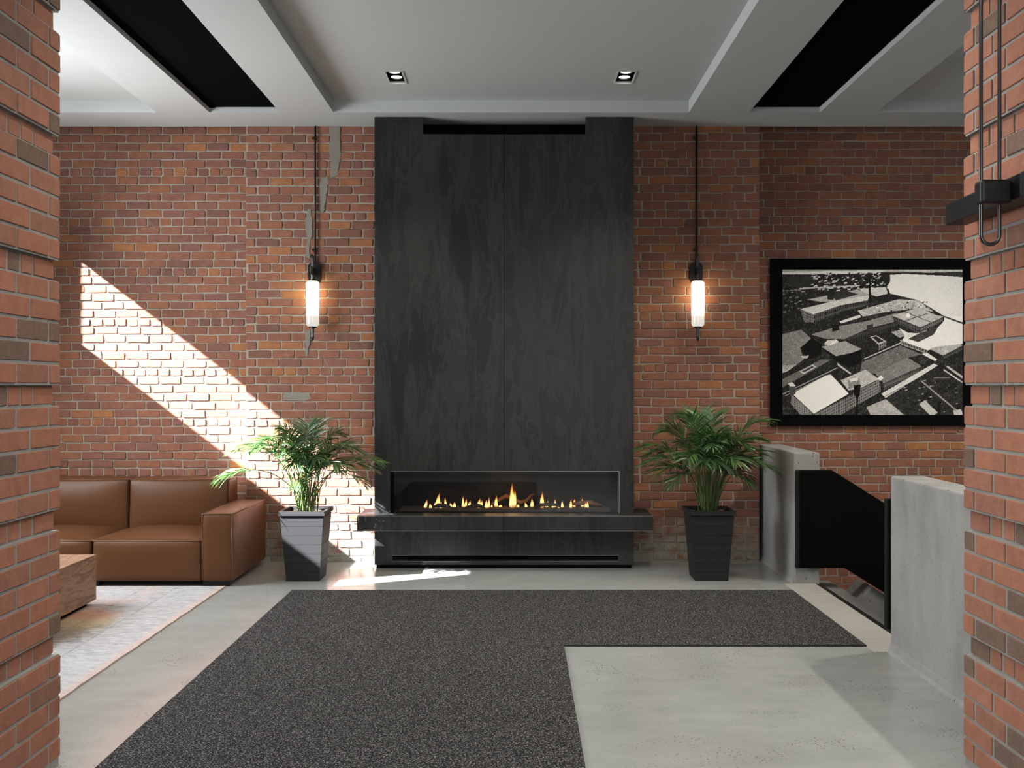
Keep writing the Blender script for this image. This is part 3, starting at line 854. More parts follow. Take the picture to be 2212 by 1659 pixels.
# ------------------------------------------------------------------ wall sconces
def sconce(X, label, seed):
    Yw = YP - 0.013
    Yt = YP - 0.115
    zt, zbm = EYE + (833 - 607) / 237.5, EYE + (833 - 706) / 237.5       # ends of the glass
    o = root('wall_sconce', (X, Yw, zt), label, 'wall light', 'sconces either side of the fireplace')
    # stadium back plate
    a, hz, zc = 0.060, 0.030, zt + 0.085
    hh = 0.105
    pts = []
    for k in range(25):
        th = math.pi * k / 24
        pts.append((X + a * math.cos(th), zc + (hh - a) + a * math.sin(th)))
    for k in range(25):
        th = math.pi + math.pi * k / 24
        pts.append((X + a * math.cos(th), zc - (hh - a) + a * math.sin(th)))
    prism('back_plate', pts, 'y', Yw - 0.016, Yw + 0.012, M['black'], o, 0.002)
    # sleeve that holds the loop off the plate
    bm = bmesh.new(); bm_box(bm, X - 0.014, X + 0.014, Yt - 0.05, Yw - 0.016, zt + 0.055, zt + 0.125, 0.006, 2)
    obj_bm('sleeve', bm, M['black'], o)
    # hairpin loop, seen edge-on
    top, bot, hw = zt + 0.235, zbm - 0.122, 0.033
    loop = []
    for k in range(11):
        th = math.pi * k / 10
        loop.append((X, Yt - hw * math.cos(th), top - hw + hw * math.sin(th)))
    for k in range(11):
        th = math.pi + math.pi * k / 10
        loop.append((X, Yt - hw * math.cos(th), bot + hw + hw * math.sin(th)))
    tube('loop_rod', loop, 0.0085, M['black_gloss'], o, 10, True)
    # opal tube
    R = 0.058
    H = zt - zbm
    prof = [(0.0, 0.0), (R - 0.03, 0.0)]
    for k in range(1, 9):
        th = -math.pi / 2 + math.pi / 2 * k / 8
        prof.append((R - 0.03 + 0.03 * math.cos(th), 0.03 + 0.03 * math.sin(th)))
    for k in range(0, 9):
        th = math.pi / 2 * k / 8
        prof.append((R - 0.03 + 0.03 * math.cos(th), H - 0.03 + 0.03 * math.sin(th)))
    prof.append((0.0, H))
    lathe('glass_tube', prof, X, Yt, M['opal'], o, 32, zbm)
    lathe('end_cap', [(0.0, -0.012), (0.034, -0.012), (0.036, 0.001), (0.0, 0.001)], X, Yt, M['black'], o, 24, zbm)
    lathe('end_cap', [(0.0, -0.001), (0.036, -0.001), (0.034, 0.014), (0.0, 0.014)], X, Yt, M['black'], o, 24, zt)
    # conduit up to the ceiling with its clips
    cx = X + 0.006
    tube('conduit', [(cx, Yw - 0.010, zc + hh - 0.02), (cx, Yw - 0.010, ZC - 0.002)], 0.0085, M['black'], o, 10)
    for y in (299, 540):
        z = EYE + (833 - y) / 235.0
        bm = bmesh.new(); bm_box(bm, cx - 0.03, cx + 0.011, Yw - 0.02, Yw + 0.004, z - 0.008, z + 0.008, 0.002, 1)
        obj_bm('clip', bm, M['black'], o)
    return o
sconce(-1.872, 'lit opal tube sconce above the palm beside the sofa', 1)
sconce(1.630, 'lit opal tube sconce above the palm beside the stairwell', 2)

# ------------------------------------------------------------------ bracket light on the near pier
br = root('wall_bracket', (1.83, 3.5, 2.28), 'black steel bar bracket with a long looped rod on the brick pier', 'bracket')
box('bar', 1.782, 1.872, 3.415, 4.02, 2.290, 2.376, M['black'], br, 0.003)
box('bar_block', 1.780, 1.874, 2.95, 3.411, 2.288, 2.378, M['black'], br, 0.003)
for y in (3.2, 3.75):
    box('standoff', 1.872, 1.912, y - 0.02, y + 0.02, 2.31, 2.355, M['black'], br)
XA, XB_, YU = 1.681, 1.748, 3.50
rU = (XB_ - XA) / 2
loop = [(XA, YU, 3.99), (XA, YU, 3.0)]
zb_ = EYE + (833 - 528) * YU / FPX
for k in range(13):
    th = math.pi + math.pi * k / 12
    loop.append(((XA + XB_) / 2 + rU * math.cos(th), YU, zb_ + rU + rU * math.sin(th)))
loop += [(XB_, YU, 3.0), (XB_, YU, 3.99)]
tube('loop_rod', loop, 0.0068, M['black_gloss'], br, 12)
bm = bmesh.new(); bm_box(bm, XA - 0.013, 1.782, YU - 0.03, YU + 0.03, EYE + (833 - 442) * YU / FPX, EYE + (833 - 390) * YU / FPX, 0.012, 3)
obj_bm('clamp', bm, M['black'], br)

# ------------------------------------------------------------------ framed photograph
fy = 9.022
X0, X1, Z0, Z1 = 2.366, 4.275, 1.243, 2.812
IX0, IX1, IZ0, IZ1 = 2.474, 4.167, 1.345, 2.709
fr = root('framed_photograph', (3.32, fy, Z0), 'black-framed aerial photograph of riverside mills above the stairwell', 'picture')
for a in ((X0, X1, Z0, IZ0), (X0, X1, IZ1, Z1), (X0, IX0, IZ0, IZ1), (IX1, X1, IZ0, IZ1)):
    box('frame_rail', a[0], a[1], fy, YB - 0.012, a[2], a[3], M['black_matte'], fr, 0.003, 1)
def paint_print():
    W_, H_ = 440, 356
    rs = np.random.RandomState(3)
    img = np.full((H_, W_), 0.04)
    yy, xx = np.mgrid[0:H_, 0:W_]
    U = 205 + (xx + 0.5) / W_ * (1820 - 205); V = 175 + (yy + 0.5) / H_ * (1487 - 175)
    def up(a, n):
        k = rs.rand(H_ // n + 2, W_ // n + 2)
        gy, gx = yy / n, xx / n
        i, j = gy.astype(int), gx.astype(int); fy_, fx_ = gy - i, gx - j
        return (k[i, j] * (1 - fy_) * (1 - fx_) + k[i + 1, j] * fy_ * (1 - fx_) + k[i, j + 1] * (1 - fy_) * fx_ + k[i + 1, j + 1] * fy_ * fx_) * a
    grain = up(0.5, 2) + up(0.3, 5) + up(0.2, 14)
    def inside(pts):
        m = np.zeros(img.shape, bool)
        n = len(pts)
        for i in range(n):
            (xa, ya), (xb, yb) = pts[i], pts[(i + 1) % n]
            if ya == yb: continue
            c = ((ya > V) != (yb > V)) & (U < (xb - xa) * (V - ya) / (yb - ya) + xa)
            m ^= c
        return m
    def poly(pts, v, tex=0.25):
        m = inside(pts)
        img[m] = (v * (1 - tex + 2 * tex * grain))[m]
        return m
    def facade(pts, v, sx, sy, slope=0.0, dark=0.25):
        m = inside(pts)
        pat = ((((U) / sx) % 1.0) < 0.5) & ((((V - slope * U) / sy) % 1.0) < 0.6)
        img[m] = np.where(pat, 0.62 * v * dark, 0.62 * v)[m]
    def line(a, b, wd, v):
        ax, ay = a; bx, by = b
        dx, dy = bx - ax, by - ay; L2 = dx * dx + dy * dy
        t = np.clip(((U - ax) * dx + (V - ay) * dy) / L2, 0, 1)
        d = np.hypot(U - ax - t * dx, V - ay - t * dy)
        img[d < wd] = v
    img += 0.12 * (grain - 0.5) * 2 * (grain > 0.5)
    poly([(205, 175), (1820, 175), (1820, 205), (205, 205)], 0.42, 0.2)
    poly([(205, 200), (1150, 188), (1000, 216), (205, 224)], 0.62, 0.2)
    poly([(1130, 180), (1820, 180), (1820, 215), (1400, 205)], 0.5, 0.3)
    poly([(1560, 205), (1820, 200), (1820, 245), (1640, 228)], 0.08, 0.4)
    for _ in range(340):                                      # scattered town roofs and trees
        a, b = rs.uniform(450, 1170), rs.uniform(205, 365); s = rs.uniform(6, 26)
        poly([(a, b), (a + s, b - s * 0.2), (a + s * 1.2, b + s * 0.3), (a, b + s * 0.45)], rs.choice([0.03, 0.03, 0.05, 0.5, 0.6]), 0.3)
    for _ in range(70):
        a, b = rs.uniform(205, 420), rs.uniform(360, 560); s = rs.uniform(6, 26)
        poly([(a, b), (a + s, b - s * 0.2), (a + s * 1.2, b + s * 0.3), (a, b + s * 0.45)], rs.choice([0.03, 0.05, 0.25]), 0.3)
    poly([(240, 245), (440, 232), (510, 300), (380, 345), (290, 340)], 0.07, 0.3)
    line((370, 350), (890, 325), 6, 0.5); line((205, 375), (520, 345), 3, 0.3)
    poly([(1170, 228), (1300, 219), (1640, 236), (1820, 250), (1820, 660), (1640, 590), (1420, 455), (1170, 395), (1148, 325), (1172, 285)], 0.66, 0.05)
    poly([(1650, 600), (1820, 665), (1820, 845), (1560, 885), (1500, 905), (1270, 812), (1440, 742), (1600, 692), (1650, 640)], 0.62, 0.06)
    poly([(1440, 745), (1600, 690), (1560, 760), (1420, 830), (1330, 800)], 0.10, 0.6)
    line((1640, 595), (1820, 662), 9, 0.10); line((1640, 588), (1820, 652), 2, 0.7)
    poly([(920, 1010), (1260, 860), (1450, 940), (1320, 972), (1040, 1112), (900, 1110)], 0.20, 0.45)
    poly([(205, 760), (380, 718), (470, 800), (370, 880), (400, 990), (205, 1110)], 0.27, 0.35)
    poly([(205, 1040), (340, 1030), (260, 1090), (205, 1110)], 0.42, 0.4)
    poly([(205, 1165), (560, 985), (650, 985), (205, 1240)], 0.20, 0.25)
    poly([(430, 450), (880, 358), (1000, 400), (700, 470), (560, 470)], 0.42, 0.2)
    poly([(640, 408), (780, 370), (890, 402), (690, 456)], 0.07, 0.2)
    poly([(610, 400), (640, 385), (670, 400), (668, 450), (615, 450)], 0.05, 0.1)
    poly([(370, 535), (640, 470), (985, 408), (972, 456), (730, 500), (490, 582)], 0.56, 0.12)
    facade([(370, 540), (490, 582), (492, 655), (410, 652)], 0.4, 14, 22, 0.35)
    facade([(490, 582), (726, 502), (726, 572), (492, 655)], 0.22, 17, 40, -0.33, 0.1)
    facade([(726, 502), (975, 456), (975, 500), (726, 562)], 0.20, 14, 50, -0.2, 0.1)
    poly([(890, 352), (1130, 338), (1152, 400), (1050, 422), (940, 385)], 0.55, 0.15)
    poly([(1050, 422), (1152, 395), (1152, 440), (1060, 462)], 0.04, 0.1)
    poly([(983, 240), (997, 240), (1001, 465), (979, 465)], 0.015, 0.0)
    poly([(880, 550), (1240, 448), (1420, 455), (1560, 560), (1400, 530), (1120, 562), (930, 602)], 0.45, 0.45)
    for _ in range(60):
        a, b = rs.uniform(900, 1500), rs.uniform(460, 560); s = rs.uniform(6, 20)
        poly([(a, b), (a + s, b - s * 0.2), (a + s, b + s * 0.3), (a, b + s * 0.5)], rs.choice([0.05, 0.1, 0.6]), 0.2)
    poly([(470, 762), (700, 690), (960, 642), (1232, 568), (1235, 642), (990, 702), (770, 800), (600, 800)], 0.27, 0.3)
    facade([(770, 802), (990, 702), (1235, 642), (1235, 702), (1000, 765), (800, 870)], 0.14, 16, 70, -0.3, 0.15)
    poly([(650, 682), (715, 668), (718, 720), (655, 738)], 0.03, 0.1); poly([(960, 680), (1020, 668), (1025, 760), (965, 740)], 0.07, 0.3)
    poly([(718, 645), (900, 585), (912, 606), (735, 663)], 0.58, 0.05)
    poly([(380, 880), (470, 790), (560, 850), (560, 940), (430, 990)], 0.02, 0.3); poly([(375, 955), (448, 950), (432, 976), (395, 974)], 0.5, 0.1)
    poly([(1190, 592), (1420, 520), (1580, 588), (1645, 600), (1540, 662), (1437, 697)], 0.46, 0.2)
    line((1290, 555), (1540, 655), 3, 0.04); line((1300, 640), (1500, 575), 3, 0.04)
    facade([(1190, 596), (1437, 697), (1426, 748), (1205, 650)], 0.22, 16, 30, 0.4)
    facade([(1437, 697), (1645, 602), (1640, 642), (1428, 752)], 0.32, 18, 28, -0.45)
    m = np.hypot(U - 1330, V - 592) < 19; img[m] = 0.75
    poly([(1180, 740), (1260, 720), (1330, 770), (1250, 790)], 0.4, 0.6)
    poly([(1250, 705), (1330, 745), (1420, 752), (1280, 815), (1300, 770)], 0.6, 0.1)
    poly([(560, 872), (770, 820), (917, 892), (830, 925), (690, 955)], 0.36, 0.2)
    poly([(560, 876), (690, 956), (830, 926), (917, 893), (917, 1010), (820, 1055), (690, 1000)], 0.02, 0.3)
    poly([(610, 815), (690, 805), (715, 830), (640, 858), (580, 850)], 0.55, 0.4)
    poly([(990, 782), (1045, 768), (1137, 822), (1066, 852)], 0.45, 0.1); poly([(1010, 785), (1045, 776), (1115, 820), (1066, 838)], 0.05, 0.1)
    facade([(1066, 852), (1137, 824), (1132, 872), (1068, 902)], 0.4, 18, 24, -0.3)
    line((940, 980), (1275, 832), 4, 0.5)
    poly([(1262, 815), (1500, 900), (1496, 930), (1272, 852)], 0.12, 0.2)
    line((1262, 815), (1500, 900), 2, 0.55); line((1272, 850), (1496, 930), 2, 0.55)
    for k in range(10):
        u = k / 9; line((1264 + 236 * u, 815 + 86 * u), (1280 + 214 * u, 850 + 80 * u), 1.6, 0.5)
    poly([(1518, 890), (1600, 868), (1790, 848), (1818, 858), (1640, 950)], 0.42, 0.35)
    facade([(1640, 952), (1818, 868), (1818, 895), (1650, 978)], 0.2, 14, 40, -0.45)
    poly([(1450, 935), (1500, 925), (1590, 985), (1570, 1000)], 0.6, 0.2)
    poly([(1110, 1330), (1580, 1080), (1820, 1180), (1820, 1487), (1200, 1487)], 0.06, 0.9)
    poly([(700, 1015), (820, 1105), (820, 1120), (705, 1040)], 0.5, 0.1)
    poly([(365, 1092), (480, 1030), (517, 1050), (400, 1117)], 0.5, 0.1); poly([(385, 1090), (480, 1042), (500, 1052), (402, 1102)], 0.1, 0.1)
    line((205, 1300), (700, 1060), 4, 0.35); line((240, 1310), (560, 1150), 3, 0.4)
    poly([(300, 1292), (600, 1128), (640, 1120), (700, 1180), (802, 1292), (492, 1472)], 0.68, 0.06)
    facade([(298, 1300), (482, 1475), (440, 1487), (380, 1487), (285, 1380)], 0.5, 15, 18, 0.9)
    poly([(730, 1172), (950, 1075), (1072, 1162), (905, 1242), (800, 1262)], 0.45, 0.25)
    facade([(492, 1476), (830, 1302), (905, 1245), (1080, 1168), (1086, 1272), (800, 1440), (720, 1487), (492, 1487)], 0.42, 16, 26, -0.5)
    poly([(795, 1170), (900, 1150), (905, 1215), (802, 1252)], 0.28, 0.4); poly([(815, 1160), (880, 1148), (885, 1170), (815, 1185)], 0.6, 0.2)
    poly([(845, 1215), (910, 1210), (902, 1300), (884, 1330), (882, 1487), (870, 1487), (868, 1330), (850, 1300)], 0.015, 0.0)
    poly([(262, 1200), (300, 1188), (330, 1222), (290, 1240)], 0.6, 0.1); poly([(265, 1225), (330, 1225), (330, 1290), (290, 1320)], 0.12, 0.3)
    poly([(1040, 1112), (1320, 966), (1452, 1046), (1112, 1198)], 0.25, 0.3)
    facade([(1112, 1200), (1452, 1050), (1452, 1092), (1118, 1262)], 0.26, 15, 60, -0.4)
    poly([(1050, 1160), (1090, 1128), (1110, 1150), (1085, 1175)], 0.6, 0.1)
    poly([(1090, 1292), (1560, 1020), (1592, 1040), (1130, 1330)], 0.55, 0.12)
    line((1100, 1330), (1560, 1075), 2, 0.05)
    line((1450, 1180), (1770, 1450), 6, 0.35); line((1650, 1080), (1820, 1195), 5, 0.55); line((1680, 1050), (1820, 1150), 9, 0.45); line((1560, 1150), (1700, 1150), 3, 0.4)
    for _ in range(60):
        a, b = rs.uniform(1230, 1800), rs.uniform(1170, 1470); s = rs.uniform(5, 22)
        poly([(a, b), (a + s, b - s * 0.2), (a + s * 1.2, b + s * 0.3), (a, b + s * 0.4)], rs.choice([0.02, 0.03, 0.3, 0.4]), 0.3)
    poly([(960, 1412), (1130, 1340), (1300, 1487), (1000, 1487)], 0.42, 0.35)
    poly([(1425, 1385), (1480, 1350), (1592, 1460), (1560, 1487), (1530, 1487)], 0.5, 0.2)
    line((1610, 1370), (1605, 1487), 14, 0.03)
    poly([(1730, 1440), (1800, 1430), (1820, 1487), (1740, 1487)], 0.5, 0.2)
    land = img < 0.4
    speck = rs.rand(H_, W_)
    img = np.where(land & (speck > 0.985), np.minimum(0.5, img * 1.5 + 0.08), img)
    img = np.where((img < 0.58) & (speck < 0.05), img * 0.45, img)
    img = img * (0.93 + 0.14 * rs.rand(H_, W_))
    water = inside([(1170, 228), (1820, 228), (1820, 850), (1500, 905), (1270, 812), (1440, 742), (1645, 600), (1420, 455), (1170, 395)]) & (img > 0.55)
    img = np.where(water, img * (1.02 - 0.12 * (U - 1170) / 650 * (V < 600)), img)
    img = np.clip(0.95 * (img / 0.66) ** 1.5, 0.004, 0.92)
    return img
def make_print():
    img = paint_print()
    H_, W_ = img.shape
    xs = np.linspace(IX0 - 0.004, IX1 + 0.004, W_); zs = np.linspace(IZ1 + 0.004, IZ0 - 0.004, H_)
    gx, gz = np.meshgrid(xs, zs)
    verts = np.stack([gx.ravel(), np.full(gx.size, fy + 0.012), gz.ravel()], 1)
    idx = np.arange(H_ * W_).reshape(H_, W_)
    quads = np.stack([idx[1:, :-1].ravel(), idx[1:, 1:].ravel(), idx[:-1, 1:].ravel(), idx[:-1, :-1].ravel()], 1)
    me = bpy.data.meshes.new('print')
    me.vertices.add(len(verts)); me.vertices.foreach_set('co', verts.ravel())
    me.loops.add(quads.size); me.loops.foreach_set('vertex_index', quads.ravel())
    me.polygons.add(len(quads)); me.polygons.foreach_set('loop_start', np.arange(0, quads.size, 4)); me.polygons.foreach_set('loop_total', np.full(len(quads), 4))
    me.update(calc_edges=True)
    ca = me.color_attributes.new('ink', 'FLOAT_COLOR', 'POINT')
    v = img.ravel()
    ca.data.foreach_set('color', np.stack([v, v * 0.985, v * 0.955, np.ones_like(v)], 1).ravel())
    t = NT('photo_print')
    at = t.node('ShaderNodeAttribute', attribute_name='ink')
    t.set(at.outputs['Color'], 0.5, 0, None, 0.08)
    me.materials.append(t.m)
    return link(bpy.data.objects.new('print', me), fr)
make_print()
box('backing_board', IX0 - 0.01, IX1 + 0.01, fy + 0.014, fy + 0.02, IZ0 - 0.01, IZ1 + 0.01, M['black_matte'], fr)

# ------------------------------------------------------------------ stair guards
def guard(yc, x0, label):
    o = root('stair_guard', (x0, yc, 0.135), label, 'guard panel', 'black guard plates of the stairwell')
    pts = [(x0, 0.135), (2.654, 0.137), (3.9, -0.64), (3.9, 0.085), (2.552, 0.932), (x0, 0.932)]
    prism('plate', pts, 'y', yc - 0.006, yc + 0.006, M['guard'], o, 0.002)
    bm = bmesh.new(); bm_box(bm, x0 - 0.006, x0 + 0.024, yc - 0.016, yc + 0.02, 0.136, 0.931, 0.006, 2)
    obj_bm('folded_edge', bm, M['black'], o)
    return o
guard(7.845, 2.262, 'black steel stair guard plate fixed to the far parapet')
guard(5.872, 2.242, 'black steel stair guard plate fixed to the near parapet, seen edge-on')

# ------------------------------------------------------------------ mats and rug
def floor_sheet(name, pts, h, mat, edge, label, cat):
    bm = bmesh.new(); bm_prism(bm, pts, 'z', 0.0005, h)
    bm.faces.ensure_lookup_table()
    o = obj_bm(name, bm, [mat, edge])
    for p in o.data.polygons:
        p.material_index = 0 if abs(p.normal.z) > 0.5 else 1
    return tag(o, label, cat)
floor_sheet('entrance_mat', [(-1.785, 1.0), (0.283, 1.0), (0.283, 5.975), (2.160, 5.975), (2.160, 7.59), (-1.785, 7.59)], 0.010, M['mat'], M['mat_edge'], 'L-shaped charcoal woven entrance mat on the concrete floor', 'mat')
def wavy_rug():
    pts = [(-5.15, 4.2)]
    n = 40
    r = random.Random(5)
    for i in range(n + 1):
        y = 4.2 + (7.742 - 4.2) * i / n
        pts.append((-2.36 + r.uniform(-0.004, 0.004), y))
    pts.append((-5.15, 7.742))
    return pts
floor_sheet('area_rug', wavy_rug(), 0.009, M['rug'], M['rug_edge'], 'faded grey and orange patterned rug under the coffee table', 'rug')

# ------------------------------------------------------------------ sofa
def cushion(name, b, r, mat, par, bulge=(0, 0, 0, 0, 0, 0), n=10):
    """rounded box with pillowed faces; bulge = -x +x -y +y -z +z"""
    x0, x1, y0, y1, z0, z1 = b
    c = Vector(((x0 + x1) / 2, (y0 + y1) / 2, (z0 + z1) / 2)); h = Vector(((x1 - x0) / 2, (y1 - y0) / 2, (z1 - z0) / 2))
    def grid(hd):
        e = r / hd
        return [-1, -1 + e * 0.35, -1 + e] + [-1 + e + (2 - 2 * e) * k / n for k in range(1, n)] + [1 - e, 1 - e * 0.35, 1]
    G = [grid(h[i]) for i in range(3)]
    bm = bmesh.new(); cache = {}
    def V(u):
        k = tuple(round(x, 5) for x in u)
        if k in cache: return cache[k]
        p = Vector((u[0] * h.x, u[1] * h.y, u[2] * h.z))
        q = Vector([max(-(h[i] - r), min(h[i] - r, p[i])) for i in range(3)])
        d = p - q
        p = q + d.normalized() * r if d.length > 1e-9 else q
        for i in range(3):
            j, l = (i + 1) % 3, (i + 2) % 3
            wgt = (1 - min(1, abs(u[j])) ** 3) * (1 - min(1, abs(u[l])) ** 3)
            if u[i] > 0.999: p[i] += bulge[2 * i + 1] * wgt
            elif u[i] < -0.999: p[i] -= bulge[2 * i] * wgt
        cache[k] = bm.verts.new(p + c)
        return cache[k]
    for i in range(3):
        j, l = (i + 1) % 3, (i + 2) % 3
        for sgn in (-1, 1):
            for a in range(len(G[j]) - 1):
                for d in range(len(G[l]) - 1):
                    quad = []
                    for (aa, dd) in ((a, d), (a + 1, d), (a + 1, d + 1), (a, d + 1)):
                        u = [0, 0, 0]; u[i] = sgn; u[j] = G[j][aa]; u[l] = G[l][dd]
                        quad.append(V(u))
                    quad = list(dict.fromkeys(quad))
                    if len(quad) > 2:
                        try: bm.faces.new(quad)
                        except ValueError: pass
    return obj_bm(name, bm, mat, par, True)

def welt(par, pts, closed=True):
    tube('welt', pts, 0.0062, M['welt'], par, 6, closed)
sofa = root('leather_sofa', (-3.44, 8.25, 0), 'tan leather modular sofa with square arms against the brick wall', 'sofa')
SY0, SY1, SZ = 7.76, 8.76, 0.04
arm_x = [(-2.551, -2.300), (-4.576, -4.325)]
for x0, x1 in arm_x:
    a = cushion('arm', (x0, x1, SY0 - 0.01, SY1, SZ, 0.588), 0.022, M['leather'], sofa, (0.004, 0.008, 0.01, 0, 0, 0.012), 6)
    e = 0.006
    welt(a, [(x0 + e, SY0 - 0.006, SZ + 0.02), (x1 - e, SY0 - 0.006, SZ + 0.02), (x1 - e, SY0 - 0.006, 0.583), (x0 + e, SY0 - 0.006, 0.583)])
    welt(a, [(x1 - e, SY0 - 0.006, 0.584), (x1 - e, SY1 - 0.01, 0.584), (x1 - e, SY1 - 0.01, SZ + 0.02)], False)
    welt(a, [(x0 + e, SY0 - 0.006, 0.584), (x0 + e, SY1 - 0.01, 0.584)], False)
for x0, x1 in ((-3.438, -2.556), (-4.320, -3.442)):
    s = cushion('seat', (x0, x1, SY0, 8.52, SZ, 0.372), 0.022, M['leather'], sofa, (0, 0, 0.02, 0, 0, 0.05), 10)
    e = 0.006
    welt(s, [(x0 + e, SY0 + 0.004, 0.366), (x1 - e, SY0 + 0.004, 0.366), (x1 - e, SY0 + 0.004, SZ + 0.02), (x0 + e, SY0 + 0.004, SZ + 0.02)])
    welt(s, [(x0 + e, SY0 + 0.004, 0.367), (x0 + e, 8.5, 0.367)], False); welt(s, [(x1 - e, SY0 + 0.004, 0.367), (x1 - e, 8.5, 0.367)], False)
    b = cushion('backrest', (x0, x1, 8.50, SY1, 0.30, 0.795), 0.025, M['leather'], sofa, (0, 0, 0.05, 0, 0, 0.012), 10)
    welt(b, [(x0 + e, 8.507, 0.33), (x1 - e, 8.507, 0.33), (x1 - e, 8.507, 0.789), (x0 + e, 8.507, 0.789)])
    welt(b, [(x1 - e, 8.507, 0.790), (x1 - e, SY1 - 0.01, 0.790), (x1 - e, SY1 - 0.01, 0.5)], False)
for x in (-2.46, -3.44, -4.45):
    for y in (SY0 + 0.06, SY1 - 0.10):
        box('foot', x - 0.05, x + 0.05, y - 0.04, y + 0.04, 0.0, SZ + 0.004, M['black'], sofa, 0.003, 1)
box('foot', -2.548, -2.33, SY0 + 0.012, SY0 + 0.05, 0.0, SZ + 0.004, M['black'], sofa, 0.002, 1)

# ------------------------------------------------------------------ coffee table
ct = root('coffee_table', (-3.7, 6.5, 0.009), 'solid reclaimed wood block coffee table on the rug', 'table')
CX0, CX1, CY0, CY1, CZ0, CZ1 = -4.25, -3.113, 5.95, 7.10, 0.045, 0.376
bm = bmesh.new(); bm_box(bm, CX0, CX1, CY0, CY1, CZ0, CZ1 - 0.0, 0.002, 1)
o = obj_bm('block', bm, [M['wood'], M['wood_top']], ct)
for p in o.data.polygons: p.material_index = 1 if p.normal.z > 0.7 else 0
box('plinth', CX0 + 0.06, CX1 - 0.045, CY0 + 0.06, CY1 - 0.06, 0.0095, CZ0, M['black_matte'], ct)

# ------------------------------------------------------------------ potted palms
def frond_mesh(bm_leaf, bm_stem, p0, p1, p2, r, leaf_len, start=0.42, npairs=21):
    N = 26
    path = bezier(p0, p1, p2, N)
    rad = [0.0055 * (1 - 0.75 * i / (N - 1)) for i in range(N)]
    bm_tube(bm_stem, path, rad, 5)
    for k in range(npairs + 1):
        u = start + (1 - start) * (k / npairs)
        i = min(N - 2, int(u * (N - 1)))
        f = u * (N - 1) - i
        p = path[i].lerp(path[i + 1], f)
        t = (path[min(N - 1, i + 1)] - path[max(0, i - 1)]).normalized()
        side = t.cross(Vector((0, 0, 1)))
        if side.length < 0.15: side = t.cross(Vector((math.cos(r.uniform(0, 6)), math.sin(r.uniform(0, 6)), 0)))
        side.normalize()
        nrm = side.cross(t).normalized()
        v = (u - start) / (1 - start)
        ln = 1.22 * leaf_len * (0.55 + 1.1 * v * (1 - v) + 0.25 * math.sin(v * 3.1)) * r.uniform(0.85, 1.12)
        if k == npairs: ln *= 0.75
        for sgn in ((-1, 1) if k < npairs else (0,)):
            fwd = 0.55 + 0.9 * v
            d = (side * sgn + t * fwd + nrm * r.uniform(-0.1, 0.5) + side * r.uniform(-0.2, 0.2)).normalized() if sgn else t
            wdir = (t - d * t.dot(d))
            if wdir.length < 0.05: wdir = side
            wdir = (wdir.normalized() + nrm * r.uniform(-0.5, 0.5)).normalized()
            W = r.uniform(0.0062, 0.0105) * (leaf_len / 0.19)
            droop = r.uniform(0.3, 1.1)
            segs = 5
            rows = []
            q = p.copy(); dd = d.copy()
            for s in range(segs + 1):
                x = s / segs
                wv = W * (0.35 + 1.9 * x) if x < 0.35 else W * 1.015 * (1 - ((x - 0.35) / 0.65) ** 1.7)
                wv = max(wv, 0.0004)
                up_ = dd.cross(wdir).normalized()
                fold = up_ * wv * 0.35
                rows.append((bm_leaf.verts.new(q - wdir * wv + fold), bm_leaf.verts.new(q), bm_leaf.verts.new(q + wdir * wv + fold)))
                q = q + dd * (ln / segs)
                dd = (dd + Vector((0, 0, -1)) * droop * 0.22).normalized()
            for A, B in zip(rows, rows[1:]):
                bm_leaf.faces.new((A[0], A[1], B[1], B[0])); bm_leaf.faces.new((A[1], A[2], B[2], B[1]))

